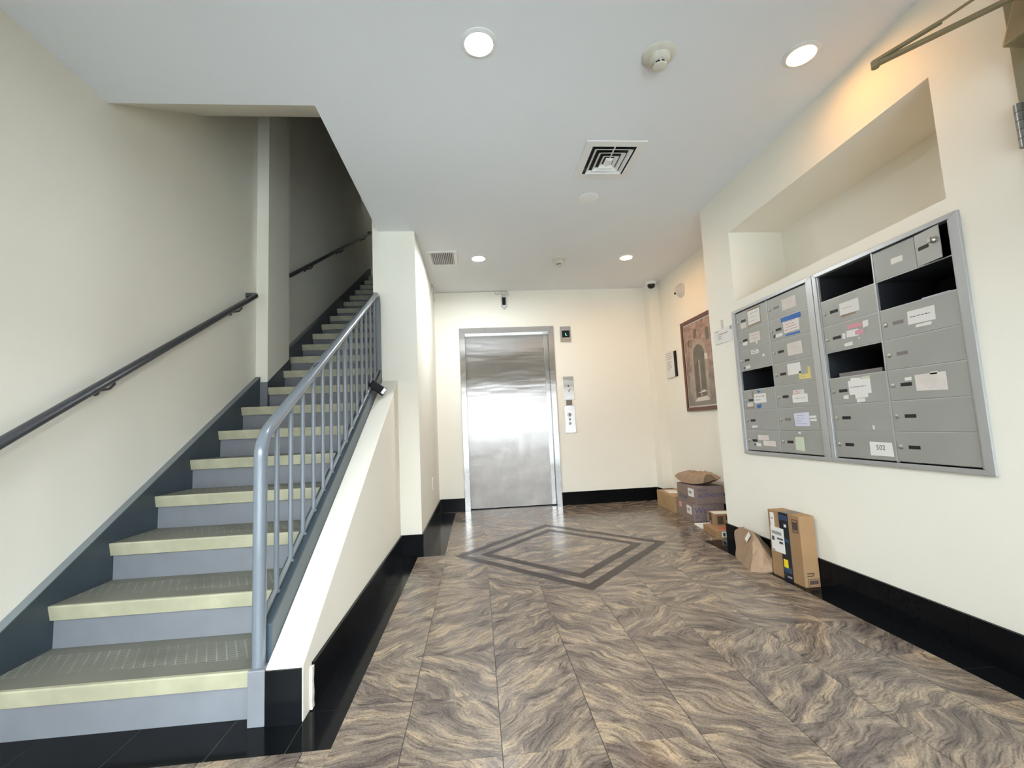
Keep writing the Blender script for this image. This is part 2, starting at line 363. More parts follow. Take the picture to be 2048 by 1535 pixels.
def rect(x0, x1, y0, y1): return [(x0,y0),(x1,y0),(x1,y1),(x0,y1)]
floor = struct(MB().box((-1.9, YF-.1, -.10), (2.45, YB+.12, -.004)).obj('floor', 'grout', origin=(0, 0, -.1)))
DX, DY, DC = .868, .939, (.656, 3.7055)
def diamond(k): return [(DC[0]-DX*k, DC[1]), (DC[0], DC[1]-DY*k), (DC[0]+DX*k, DC[1]), (DC[0], DC[1]+DY*k)]
D0, D1, D2, D3 = diamond(1), diamond(.885), diamond(.765), diamond(.655)
# black border zones (floor plan) and the granite field between them
XB0, XB1, XB2, XBR = XHR, -.505, -.290, 1.814
border = []
ys = [1.594, 1.805, 2.465, 3.137, 3.795]
for a, b in zip(ys[1:-1], ys[2:]): border.append(rect(XHR, XB1, a, b))
border.append(rect(XHR, XB1, 1.594, 1.805)); border.append(rect(XHR, XB2, 3.795, YC-.012) if False else rect(XHR, XB2, 3.755, YC))
for a, b in zip((YC, 4.50, 5.16), (4.50, 5.16, 5.60)): border.append(rect(XL, XB2, a, b))
xs = [-1.816, -1.543, -1.216, -.895, XHR]
for a, b in zip(xs[:-1], xs[1:]): border.append(rect(a, b, 1.594, 1.80))
for k in range(9): border.append(rect(XBR, XR, max(YF, 3.66-.66*(k+1)), 3.66-.66*k))
border[2] = rect(XHR, XB1, 3.137, 3.755)
GAP = .0016
bed = MB()
for q in border:
    (x0, y0), (x1, y1) = q[0], q[2]
    if y1-y0 < .02: continue
    ends_y = (x1-x0) < (y1-y0)+.06 and not (y0 == 1.594 and x1 <= XHR)
    gx_, gy_ = (.0003, .0012) if ends_y else (.0012, .0003)
    MB().box((x0+gx_, y0+gy_, -.02), (x1-gx_, y1-gy_, 0)).obj('black_border_tile', 'black', floor)
    bed.box((x0+.0006, y0+.0006, -.02), (x1-.0006, y1-.0006, -.0012))
bed.obj('pale_grout_bed', 'blackgrout', floor)
zones = [rect(XB1, XBR, YF, 3.755), rect(XB2, XBR, 3.755, YB), rect(XBR, XA, 3.66, YB), rect(-1.816, XB1, YF, 1.594), rect(XL, XB2, 5.60, YB)]
TX, TY, X0, Y0 = .3165, .330, -.275, 1.485
full = None
for zi, z in enumerate(zones):
    for i in range(-6, 10):
        for j in range(-11, 15):
            t = rect(X0+TX*i+GAP*.75, X0+TX*(i+1)-GAP*.75, Y0+TY*j+GAP*.6, Y0+TY*(j+1)-GAP*.6)
            c = inside(t, z)
            if not c or area(c) < 2e-4: continue
            pieces = outside(c, D0)
            if not pieces: continue
            tot = sum(area(p) for p in pieces)
            if abs(tot-area(t)) < 1e-7:
                org = (X0+TX*(i+.5), Y0+TY*(j+.5), -.02)
                if full is None: full = MB().prism(t, 'z', -.02, 0).obj('granite_tile', 'granite', floor, origin=org)
                else: share(full, org, floor)
            else:
                b = MB()
                for p in pieces: b.prism(p, 'z', -.02, 0)
                b.obj('granite_tile', 'granite', floor)
def ring(Da, Db, name, m):
    for i in range(4):
        j = (i+1) % 4
        MB().prism([Da[i], Da[j], Db[j], Db[i]], 'z', -.02, 0).obj(name, m, floor)
ring(D0, diamond(.887), 'inlay_strip', 'inlay'); ring(D1, diamond(.767), 'inlay_light_strip', 'granite'); ring(D2, diamond(.657), 'inlay_strip', 'inlay')
for i in range(-2, 7):      # granite pieces inside the diamond, cut on the diagonal
    for j in range(-3, 4):
        u0, u1, v0, v1 = i*.42-.9, i*.42-.483, j*.42-.2, j*.42+.217
        d = lambda u, v_: (DC[0]+(u-v_)*.7071*.92, DC[1]+(u+v_)*.7071)
        q = inside([d(u0, v0), d(u1, v0), d(u1, v1), d(u0, v1)], D3)
        if q and area(q) > 2e-4: MB().prism(q, 'z', -.02, 0).obj('granite_tile', 'granite', floor)

# ------------------------------------------------------------ setting: walls and ceiling
struct(MB().box((XW-.15, YF-.1, -.1), (XW, 9.0, 6.2)).obj('wall_left', 'wall'))
b = MB().box((XL-.35, YB, 0), (-.165, YB+.2, ZC+.1)).box((1.016, YB, 0), (XA+.2, YB+.2, ZC+.1)).box((-.165, YB, 2.252), (1.016, YB+.2, ZC+.1)).box((-.165, YB+.16, 0), (1.016, YB+.2, 2.252))
struct(b.obj('wall_back', 'wall'))
MY0, MY1, MZ0, MZ1 = 1.60, 3.16, .745, 1.765
NY0, NY1, NZ0, NZ1 = 1.619, 3.146, 1.850, 2.388
DY0, DY1, DZ = .42, 1.328, 2.60
b = MB()
for lo, hi in (((XR, 1.328, 0), (XA, YR, MZ0)), ((XR, MY1, MZ0), (XA, YR, MZ1)), ((XR, 1.328, MZ0), (XA, MY0, MZ1)),
               ((XR, 1.328, MZ1), (XA, YR, NZ0)), ((XR, NY1, NZ0), (XA, YR, NZ1)), ((XR, 1.328, NZ0), (XA, NY0, NZ1)), ((XR, 1.328, NZ1), (XA, YR, ZC+.05)),
               ((XR, YF, 0), (XA, DY0, ZC+.05)), ((XR, DY0, DZ), (XA, DY1, ZC+.05)), ((XA, YF, 0), (XA+.1, YR, ZC+.05))): b.box(lo, hi)
struct(b.obj('wall_right', 'wall'))
struct(MB().box((XA, YR, 0), (XA+.1, YB, ZC+.05)).obj('wall_alcove', 'wall'))
struct(MB().box((2.255, 5.462, 0), (XA, YB, ZC+.05)).obj('wall_corner_column', 'wall'))
struct(MB().box((-.84, YC, 0), (XL, 9.0, ZC)).box((-.84, YC, ZC), (XOP, 9.0, 6.2)).box((XOP, YOP, ZC+.07), (XOP+.05, 9.0, 6.2)).obj('wall_stairwell', 'wall'))
hw = struct(MB().prism([(YH, 0), (YH, .187), (YC, 1.4325), (YC, 0)], 'x', XHL, XHR).obj('wall_half', 'wall', bevel=.004))
MB().box((XHL+.002, YH-.008, 0), (XHR-.003, YH+.001, .183)).obj('end_tile', 'black', hw)
def rough_edge(bm):
    bmesh.ops.subdivide_edges(bm, edges=bm.edges[:], cuts=5, use_grid_fill=True)
    for v in bm.verts: v.co += Vector((.0015, .003, .003))*noise.noise(v.co*90)
MB().box((XHR-.001, YH+.063, .004), (XHR+.010, YH+.083, .150)).obj('broken_plaster_edge', 'plaster', hw, sub=rough_edge)
struct(MB().box((-1.9, 8.9, 0), (XOP, 9.0, 6.2)).obj('wall_stair_end', 'wall'))
poly = [(XW-.1, YF-.1), (XA+.1, YF-.1), (XA+.1, YB+.1), (XOP, YB+.1), (XOP, YOP), (XW-.1, YOP)]
struct(MB().prism(poly, 'z', ZC, ZC+.07).obj('ceiling', 'ceil'))
struct(MB().prism([(YOP, ZC+.0005), (3.112, 3.266), (3.112, 6.2), (YOP, 6.2)], 'x', XW, XOP).obj('ceiling_stair_soffit', 'wall'))
struct(MB().box((XW-.1, YOP, 6.2), (XOP+.1, 9.0, 6.3)).obj('ceiling_stairwell', 'ceil'))
struct(MB().box((XW, 7.42, 4.95), (-.84, 7.54, 6.2)).obj('trim_1', 'wall'))        # dropped header before the upper landing
pil = struct(MB().box((XW, 3.88, 1.2), (-1.721, 4.31, 6.2)).obj('wall_pilaster', 'wall'))
MB().box((-1.7225, 3.872, 1.238), (-1.7190, 4.315, 1.46)).obj('pilaster_base_side', 'skirt', pil) if False else None
MB().box((XW+.002, 3.872, 1.238), (-1.719, 3.882, 1.462)).obj('pilaster_base', 'riser', pil)
MB().prism([(3.875, 1.24), (3.875, 1.462), (4.315, 1.72), (4.315, 1.3)], 'x', -1.7225, -1.716).obj('pilaster_base', 'skirt', pil)
# front of the lobby, behind the camera: glazed shopfront that lets the daylight in
fw = struct(MB().box((XW, YF-.1, 2.05), (XA, YF, ZC+.05)).box((XW, YF-.1, 0), (XW+.08, YF, 2.05)).box((XR-.05, YF-.1, 0), (XA, YF, 2.05)).obj('wall_front', 'wall'))
gx = [XW+.08, -.62, .62, XR-.05]
for k in range(3):
    x0, x1 = gx[k], gx[k+1]
    f = struct(MB().box((x0, YF-.08, 0), (x1, YF-.02, .12)).box((x0, YF-.08, 1.98), (x1, YF-.02, 2.05)).box((x0, YF-.08, .12), (x0+.05, YF-.02, 1.98)).box((x1-.05, YF-.08, .12), (x1, YF-.02, 1.98)).obj('window_%d' % (k+1), 'bronze'))
    MB().box((x0+.05, YF-.054, .12), (x1-.05, YF-.046, 1.98)).obj('pane', 'glass', f)
struct(MB().box((-16, -14, -.14), (18, YF-.1, -.04)).obj('pavement', 'concrete'))
struct(MB().box((-16, -15, -.14), (18, -14, 4.2)).obj('wall_street_opposite', 'facade'))
pl_ = bpy.data.lights.new('window_portal', 'AREA'); pl_.shape = 'RECTANGLE'; pl_.size = XR-XW; pl_.size_y = 2.0; pl_.cycles.is_portal = True
po = bpy.data.objects.new('window_portal', pl_); COL.objects.link(po); po.location = ((XR+XW)/2, YF-.12, 1.04); po.rotation_euler = (math.pi/2, 0, 0)

# baseboards of black tile
def baseboard(name, runs):
    root = None
    for (ax, c, a, b_, s_) in runs:     # axis along, fixed coordinate of the wall face, start, end, outward sign
        n = max(1, round((b_-a)/.33)); L_ = (b_-a)/n
        for i in range(n):
            p, q = a+L_*i+.0008, a+L_*(i+1)-.0008; t0, t1 = sorted((c, c+s_*.012))
            lo, hi = ((t0, p, 0), (t1, q, HB)) if ax == 'y' else ((p, t0, 0), (q, t1, HB))
            if root is None:
                root = MB().box(lo, (hi[0], hi[1], hi[2])).obj(name, 'black'); struct(root)
            else: MB().box(lo, hi).obj('baseboard_tile', 'black', root)
baseboard('baseboard_left', [('y', XHR, YH+.084, YC-.012, 1), ('x', YC, XHR, XL+.012, -1), ('y', XL, YC, YB, 1)])
baseboard('baseboard_back', [('x', YB, XL+.012, -.174, -1), ('x', YB, 1.026, 2.243, -1), ('y', 2.255, 5.45, YB-.012, -1), ('x', 5.462, 2.243, XA-.012, -1)])
baseboard('baseboard_alcove', [('y', XA, YR+.012, 5.45, -1), ('x', YR, XR-.006, XA, 1)])
baseboard('baseboard_right', [('y', XR, 1.40, YR+.012, -1), ('y', XR, YF, DY0-.06, -1)])

# ------------------------------------------------------------ elevator door
d1 = struct(MB().box((-.105, YB+.062, .012), (.962, YB+.085, 2.195)).obj('door_1', 'steeldoor'))
d1['label'] = 'brushed stainless steel elevator door'
MB().prism([(-.174, 0), (-.106, 0), (-.106, 2.19), (-.174, 2.262)], 'y', YB-.018, YB+.1).obj('frame_jamb', 'steel', d1, bevel=.002)
MB().prism([(1.025, 0), (.962, 0), (.962, 2.19), (1.025, 2.262)], 'y', YB-.018, YB+.1).obj('frame_jamb', 'steel', d1, bevel=.002)
MB().prism([(-.174, 2.262), (-.106, 2.19), (.962, 2.19), (1.025, 2.262)], 'y', YB-.018, YB+.1).obj('frame_head', 'steel', d1, bevel=.002)
MB().box((-.106, YB+.02, -.004), (.962, YB+.1, .004)).obj('sill', 'steel', d1)
MB().box((-.106, YB+.1, 0), (.962, YB+.12, 2.2)).obj('shaft_gap', 'gap', d1)
MB().box((.905, YB+.050, .012), (.957, YB+.0625, 2.188)).obj('door_edge_trim', 'steel', d1, bevel=.002)

# ------------------------------------------------------------ staircase
def nline(y): return RISE+(y-YN)*RISE/RUN
st = thing('staircase', (-1.3, 1.80, 0), 'straight grey painted staircase with olive rubber treads climbing beside the left wall', 'staircase')
NST = 21
tr0 = None
for n in range(1, NST+1):
    y0 = YN+RUN*(n-1); z = RISE*n; xr = -.835 if y0 < 3.7 else -.84
    xl = -1.715 if n in (8, 9) else XS
    y1 = y0+.03+RUN if n < NST else 8.9
    r = MB().box((xl, y0+.03, z-RISE if n > 1 else 0), (xr, y0+.045, z-.02)).obj('riser', 'riser', st)
    t = MB().box((xl, y0+.012, z-.02), (xr, y1, z)).obj('tread', 'tread', st, origin=((xl+xr)/2, y0+.17, z-.02))
    MB().prism([(y0, z+.0005), (y0+.013, z+.0005), (y0+.032, z-.004), (y0+.032, z-.060), (y0+.012, z-.060), (y0, z-.006)], 'x', xl, xr).obj('nosing', 'nosing', t)
def skirt_run(ya, yb_, x0, x1, name='skirt_board', m='skirt', d=.085):
    lo = lambda y: max(0, nline(y)-.32)
    return MB().prism([(ya, lo(ya)), (ya, nline(ya)+d), (yb_, nline(yb_)+d), (yb_, lo(yb_)), (ya+.45, lo(ya+.45))] if lo(ya) == 0 else [(ya, lo(ya)), (ya, nline(ya)+d), (yb_, nline(yb_)+d), (yb_, lo(yb_))], 'x', x0, x1).obj(name, m, st)
def lip(ya, yb_, x0, x1, d=.085):
    MB().hexa([(x0, ya, nline(ya)+d), (x1, ya, nline(ya)+d), (x1, yb_, nline(yb_)+d), (x0, yb_, nline(yb_)+d)],
              [(x0, ya, nline(ya)+d+.005), (x1, ya, nline(ya)+d+.005), (x1, yb_, nline(yb_)+d+.005), (x0, yb_, nline(yb_)+d+.005)]).obj('skirt_edge', 'skirtlip', st)  # pale strip paints the light caught along the skirt top
skirt_run(1.80, 3.875, XW+.001, XS); lip(1.80, 3.875, XW+.001, XS+.001)
skirt_run(4.316, 7.98, XW+.001, XS); lip(4.316, 5.3, XW+.001, XS+.001)
ST = lambda y: .712+.595*(y-2.458)
MB().prism([(1.80, 0), (1.80, ST(1.80)), (YC-.002, ST(YC)), (YC-.002, .4), (2.6, 0)], 'x', -.835, XHL-.0005).obj('stringer', 'skirt', st, bevel=.004)
MB().box((-.835, YH-.006, 0), (XHL-.0008, 1.80, .187)).obj('stringer_end_plate', 'riser', st, bevel=.003)

# ------------------------------------------------------------ stair railing
rl = thing('stair_railing', (-.814, 1.785, .187), 'glossy grey tubular stair railing with vertical balusters on the half wall', 'railing')
def RP(y): t = (y-1.785)/(3.80-1.785); return -.8145+t*.0175
RC = lambda y: 1.068+.5885*(y-1.905)
pts = [(-.8145, 1.785, .187), (-.8145, 1.785, .90)]
for k in range(0, 7):
    a = k/6; p0, p1, p2 = Vector((-.8145, 1.785, .93)), Vector((-.8145, 1.787, RC(1.79)+.005)), Vector((RP(1.88), 1.88, RC(1.88)))
    pts.append((1-a)**2*p0+2*a*(1-a)*p1+a*a*p2)
pts.append((RP(3.0), 3.0, RC(3.0)))
for k in range(0, 7):
    a = k/6; p0, p1, p2 = Vector((RP(3.70), 3.70, RC(3.70))), Vector((RP(3.81), 3.81, RC(3.81))), Vector((RP(3.81), 3.815, RC(3.81)-.12))
    pts.append((1-a)**2*p0+2*a*(1-a)*p1+a*a*p2)
pts.append((RP(3.81), 3.815, ST(3.815)-.005))
MB().tube(pts, .0235, 18).obj('top_rail_and_posts', 'rail', rl, smooth=True)
for k in range(14):
    y = 1.921+.1345*k
    big = k == 7
    zt, zb = RC(y)-.012, ST(y)+.004
    MB().tube([(RP(y), y, zb-(.004 if not big else .16)), (RP(y), y, zt)], .0145 if big else .0098, 10).obj('support_post' if big else 'baluster', 'rail', rl, smooth=True)
    MB().lathe([(.015, 0), (.015, .004), (.011, .010)], (RP(y), y, zb-.004), seg=12).obj('baluster_foot', 'rail', rl)
for yc_, l_ in ((2.335, .020), (2.372, .008)):
    MB().hexa([(RP(yc_)-.006, yc_, RC(yc_)+.0268), (RP(yc_)+.004, yc_, RC(yc_)+.0270), (RP(yc_)+.006, yc_+l_, RC(yc_+l_)+.0268), (RP(yc_)-.004, yc_+l_, RC(yc_+l_)+.0270)], [(RP(yc_)-.006, yc_, RC(yc_)+.0280), (RP(yc_)+.004, yc_, RC(yc_)+.0280), (RP(yc_)+.006, yc_+l_, RC(yc_+l_)+.0280), (RP(yc_)-.004, yc_+l_, RC(yc_+l_)+.0280)]).obj('paint_chip', 'gap', rl)
MB().tube([(RP(1.82), 1.82, ST(1.82)+.012), (RP(3.80), 3.80, ST(3.80)+.012)], .010, 10).obj('bottom_rail', 'skirtlip', rl, smooth=True)

# wall handrails
def handrail(x, ya, yb_, za, zb, label, brackets, ret_a, ret_b, r=.0205):
    o = thing('wall_handrail', (x, ya, za), label, 'handrail')
    pts = []
    if ret_a: pts += [(XW, ya-.02, za-.012), (XW+.045, ya-.02, za-.012), (x-.012, ya-.01, za-.008)]
    pts += [(x, ya+.015, za+.008), (x, yb_-.02, zb-.012)]
    if ret_b: pts += [(x-.012, yb_+.005, zb+.003), (XW+.04, yb_+.014, zb+.006), (XW, yb_+.014, zb+.006)]
    MB().tube(pts, r, 16).obj('rail', 'handrail', o, smooth=True)
    for y in brackets:
        z = za+(zb-za)*(y-ya)/(yb_-ya)
        MB().tube([(x, y, z-r+.002), (x, y, z-.035), (x-.02, y, z-.055), (XW+.012, y, z-.062)], .0065, 10).obj('bracket', 'handrail', o, smooth=True)
        MB().lathe([(.026, 0), (.024, .006), (.012, .012)], (XW, y, z-.062), (1, 0, 0), 20).obj('bracket_rose', 'handrail', o)
    return o
handrail(XW+.085, 1.30, 3.70, .735, 2.150, 'dark grey round handrail on the left wall below the pilaster', (3.47, 2.3, 1.45), False, True)
handrail(XW+.085, 4.36, 7.95, 2.545, 4.585, 'dark handrail on the shadowed upper stair wall beyond the pilaster', (4.95, 6.1, 7.4), True, True, .019)
lbx = thing('lock_box', (-.745, 3.52, 1.28), 'small black plastic box clamped on the stair stringer under the railing', 'lockbox')
la = Vector((.105, .03, -.080)).normalized(); lu = Vector((.55, 0, .72)); lu = (lu-la*lu.dot(la)).normalized(); ld = la.cross(lu)
if ld.y > 0: ld = -ld
lc = Vector((-.748, 3.53, 1.348))
def lb(a0, a1, u0, u1, d0, d1): return MB().hexa([lc+la*a+lu*u+ld*d0 for a, u in ((a0, u0), (a1, u0), (a1, u1), (a0, u1))], [lc+la*a+lu*u+ld*d1 for a, u in ((a0, u0), (a1, u0), (a1, u1), (a0, u1))])
lb(-.062, .066, -.034, .030, -.03, .03).obj('body', 'dark', lbx, bevel=.008)
lb(.040, .062, -.020, .026, .029, .0325).obj('face_plate', 'alulight', lbx)
MB().tube([(-.795, 3.50, 1.37), (-.815, 3.49, 1.385), (-.825, 3.50, 1.405)], .006, 8).obj('shackle', 'dark', lbx, smooth=True)

# ------------------------------------------------------------ mailboxes
ROWS = [1.755, 1.612, 1.469, 1.324, 1.181, 1.037, .894, .755]
XF, XD = XR-.012, XR-.006        # frame face, door face
def quad_sticker(name, door, pts, m, ink=None, lines=0, zx=0.0):
    # pts: (y, z) corners from top-left clockwise as seen
    b = MB(); x0, x1 = XD-.0006-zx, XD-.0001-zx
    b.prism([(p[0], p[1]) for p in pts], 'x', x0, x1)
    if lines:
        b.cur = 1; yl, yr = pts[0][0], pts[1][0]; zt, zb = pts[0][1], pts[-1][1]
        for i in range(lines):
            z = zt+(zb-zt)*(i+.8)/(lines+.7); y = yl+(yr-yl)*random.uniform(.08, .2); e = yl+(yr-yl)*random.uniform(.55, .9)
            while y > e+.006:
                l_ = random.uniform(.004, .012); h = random.uniform(.002, .0045); zj = z+random.uniform(-.001, .001)
                b.prism([(y, zj-h/2), (y-l_, zj-h/2), (y-l_, zj+h/2), (y, zj+h/2)], 'x', x0-.0003, x0-.00005); y -= l_+random.uniform(.002, .004)
    return b.obj(name, [m, ink or 'ink'] if lines else m, door)
def mail_unit(yl, ym, yr, label, cells, oy0, oy1):
    u = thing('mailbox_unit', (XR, (oy0+oy1)/2, .728), label, 'mailbox')
    Z0, Z1 = .728, 1.782
    fl = .024
    # flange, mitred
    MB().prism([(oy0, Z0), (oy0, Z1), (yl+.006, ROWS[0]+.006), (yl+.006, ROWS[-1]-.006)], 'x', XF, XR+.01).obj('frame_side', 'alulight', u, bevel=.0015)
    MB().prism([(oy1, Z0), (oy1, Z1), (yr-.006, ROWS[0]+.006), (yr-.006, ROWS[-1]-.006)], 'x', XF, XR+.01).obj('frame_side', 'alulight', u, bevel=.0015)
    MB().prism([(oy0, Z1), (oy1, Z1), (yr-.006, ROWS[0]+.006), (yl+.006, ROWS[0]+.006)], 'x', XF, XR+.01).obj('frame_top', 'alulight', u, bevel=.0015)
    MB().prism([(oy0, Z0), (oy1, Z0), (yr-.006, ROWS[-1]-.006), (yl+.006, ROWS[-1]-.006)], 'x', XF, XR+.01).obj('frame_bottom', 'alulight', u, bevel=.0015)
    # carcass: back, shelves, partitions
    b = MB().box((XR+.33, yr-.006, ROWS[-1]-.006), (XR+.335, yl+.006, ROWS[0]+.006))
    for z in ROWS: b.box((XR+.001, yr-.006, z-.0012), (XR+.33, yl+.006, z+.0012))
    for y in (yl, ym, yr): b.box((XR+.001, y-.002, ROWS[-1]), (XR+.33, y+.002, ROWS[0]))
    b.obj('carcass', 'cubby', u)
    for y in (yl+.001, ym, yr-.001):
        MB().box((XD-.001, y-.0038, ROWS[-1]-.004), (XR+.004, y+.0038, ROWS[0]+.004)).obj('hinge_bar', 'alulight', u)
    for z in ROWS[1:-1]:
        MB().box((XD+.0005, yr, z-.003), (XR+.003, yl, z+.001)).obj('shelf_edge', 'alulight', u)
    for r in range(7):
        for c in range(2):
            cell = cells.get((r, c), ())
            if cell == 'open': continue
            y0, y1 = (yl, ym) if c == 0 else (ym, yr)
            z1, z0 = ROWS[r]-.0028, ROWS[r+1]+.0018
            ya, yb_ = y0-.005, y1+.004
            if cell == 'ajar':
                d = MB().box((XD, 1.768, z0), (XR-.001, ya, z1)).obj('mailbox_door', 'alu', u, bevel=.001)
                quad_sticker('sticker', d, [(1.884, 1.695), (1.826, 1.693), (1.828, 1.668), (1.886, 1.668)], 'paper')
                d2 = MB().hexa([(XD, 1.7655, z0), (XD+.004, 1.7655, z0), (XD-.012, 1.647, z0), (XD-.016, 1.647, z0)], [(XD, 1.7655, z1), (XD+.004, 1.7655, z1), (XD-.012, 1.647, z1), (XD-.016, 1.647, z1)]).obj('mailbox_door', 'alu', u)
                MB().hexa([(XD-.0025, 1.7515, 1.678), (XD-.001, 1.7515, 1.678), (XD-.0085, 1.7, 1.678), (XD-.010, 1.7, 1.678)], [(XD-.0025, 1.7515, 1.694), (XD-.001, 1.7515, 1.694), (XD-.0085, 1.7, 1.694), (XD-.010, 1.7, 1.694)]).obj('name_slot', 'gap', d2)
                MB().lathe([(.014, 0), (.014, .008), (.009, .016), (.004, .018)], (XD-.012, 1.674, 1.697), (-1, 0, .1), 18).obj('lock', 'chrome', d2, smooth=True)
                MB().box((XD-.036, 1.668, 1.688), (XD-.026, 1.680, 1.706)).obj('key', 'chrome', d2)
                MB().box((XD-.018, 1.655, 1.62), (XD-.013, 1.678, 1.664)).obj('scuff_patch', 'tan', d2) if False else None
                continue
            d = MB().box((XD, yb_, z0), (XR-.001, ya, z1)).obj('mailbox_door', 'alu', u, bevel=.001)
            zc = (z0+z1)/2
            MB().lathe([(.0105, 0), (.0105, .003), (.007, .006), (.003, .0065)], (XD, ya-.022, zc), (-1, 0, 0), 16).obj('lock', 'chrome', d, smooth=True)
            slot = 'greyslot' if ('grey',) in cell else 'gap'
            MB().box((XD-.0008, ya-.113, zc-.0080), (XD+.0001, ya-.059, zc+.0080)).obj('name_slot', slot, d)
            for q in cell:
                if q[0] == 'grey': continue
                a0, a1, s0, s1, m = q[:5]; ln = q[5] if len(q) > 5 else 0; ink = q[6] if len(q) > 6 else 'inkgrey'; zx = q[7] if len(q) > 7 else 0
                j = lambda: random.uniform(-.003, .003)
                pts = [(ya-a0+j(), zc+s1+j()), (ya-a1+j(), zc+s1+j()), (ya-a1+j(), zc+s0+j()), (ya-a0+j(), zc+s0+j())]
                quad_sticker('sticker', d, pts, m, ink, ln, zx)
    return u
LC = {(0,0): [(.135,.285,-.058,.064,'tan'), (.14,.275,-.046,.052,'paper',3,'inkgrey',.0006), (.05,.115,-.052,-.014,'paperpink')], (0,1): [('grey',), (.138,.262,-.034,.036,'paperpink')],
      (1,0): [(.135,.255,-.028,.036,'paperpink',2,'inkgrey'), (.055,.110,-.036,-.014,'paper'), (.205,.222,-.05,-.03,'paper')],
      (1,1): [(.12,.29,.036,.064,'bluetape',0,'ink',.0007), (.132,.272,-.034,.042,'paper',4,'red'), (.145,.27,-.058,-.046,'bluetape'), (.03,.05,-.046,-.026,'ink'), (.055,.118,-.048,-.026,'paper')],
      (2,0): [(.14,.225,.032,.058,'paper',2,'ink'), (.262,.285,.0,.016,'paper'), (.04,.058,-.058,-.044,'ink'), (.06,.118,-.060,-.040,'paper')],
      (2,1): [(.145,.275,-.036,.040,'paperpink')],
      (3,0): 'open', (3,1): [(.130,.245,-.012,.056,'paper'), (.225,.32,-.050,-.022,'yellow',1,'inkgrey'), (.225,.24,-.022,.0,'yellow'), (.302,.32,-.022,.02,'yellow')],
      (4,0): [(.10,.118,.012,.066,'tan'), (.125,.255,-.026,.040,'paper',2,'ink'), (.17,.195,.046,.062,'bluetape'), (.15,.195,-.060,-.034,'bluetape'), (.02,.12,-.062,-.046,'tan'), (.04,.10,-.046,-.018,'paperpink')],
      (4,1): [(.155,.25,.004,.034,'paperpink',2,'red'), (.145,.275,-.042,.004,'paper',1,'inkgrey',.0004)],
      (5,0): [(.07,.13,-.052,-.036,'paper')], (5,1): [('grey',), (.145,.27,-.040,.038,'paperblue',4,'inkgrey'), (.272,.325,-.012,.0,'paper'), (.272,.325,.006,.020,'paper')],
      (6,0): [(.125,.24,.006,.040,'paperpink'), (.18,.305,-.034,.0,'paperpink',0,'ink',.0004), (.075,.095,-.036,-.020,'ink'), (.098,.15,-.040,-.016,'paper')],
      (6,1): [(.130,.205,-.050,.032,'green'), (.165,.185,.052,.062,'paper')]}
RCELL = {(0,0): 'open', (0,1): 'ajar', (1,0): [(.125,.248,-.034,.032,'paper',1,'inkgrey'), (.13,.22,-.044,-.034,'tan')], (1,1): 'open',
      (2,0): [(.16,.25,.028,.050,'pink'), (.15,.225,-.014,.022,'paper'), (.205,.255,-.012,.014,'pink',0,'ink',.0005), (.255,.285,.018,.048,'paper'), (.125,.14,-.014,.012,'paper'), (.13,.18,-.056,-.040,'paper'), (.215,.228,-.034,-.026,'paper')],
      (2,1): [('grey',), (.133,.257,-.026,.036,'paper',1,'ink'), (.165,.235,-.042,-.030,'paper')],
      (3,0): 'open', (3,1): [('grey',)], (4,0): [(.14,.20,.034,.060,'paper'), (.205,.255,.046,.062,'green'), (.125,.255,-.024,.046,'paper',1,'ink',.0004), (.16,.235,-.046,-.020,'paper'), (.085,.115,-.046,-.026,'paper'), (.165,.215,-.066,-.050,'paper')],
      (4,1): [(.128,.262,-.036,.036,'paperpink'), (.20,.23,.03,.046,'paperpink'), (.08,.115,.014,.030,'paper')], (5,0): [(.24,.247,-.06,-.042,'paper')], (5,1): [],
      (6,0): [(.21,.332,-.046,.018,'paper',0)], (6,1): []}
mail_unit(3.146, 2.785, 2.424, 'grey aluminium mailbox panel nearer the alcove, covered in name labels', LC, 3.186, 2.372)
mr = mail_unit(2.334, 1.980, 1.620, 'wider looking grey aluminium mailbox panel with four open or broken doors', RCELL, 2.368, 1.578)
d502 = [o for o in bpy.data.objects if o.parent == mr and o.name.startswith('mailbox_door')][-2]
text('handwritten_number', '502', .034, (XD-.0008, 2.085, .805), (0, -1, 0), (0, 0, 1), 'ink', d502)
def letter(name, x0, x1, y0, y1, z, th, m, label, tilt=0):
    return tag(MB().hexa([(x0, y0, z), (x1, y0, z+tilt), (x1, y1, z+tilt), (x0, y1, z)], [(x0, y0, z+th), (x1, y0, z+th+tilt), (x1, y1, z+th+tilt), (x0, y1, z+th)]).obj(name, m), label, 'mail')
letter('letter', XR+.012, XR+.24, 2.07, 2.22, 1.6134, .004, 'paper', 'thin white letters lying in the open top left cubby of the right mailbox panel')
letter('magazine', XR+.03, XR+.26, 1.68, 1.80, 1.4704, .012, 'paperblue', 'grey magazine lying in the open second row cubby of the right panel')
letter('letter_bundle', XR+.014, XR+.24, 2.02, 2.28, 1.1826, .022, 'greyslot', 'bundle of mail lying in the open middle cubby of the right panel')

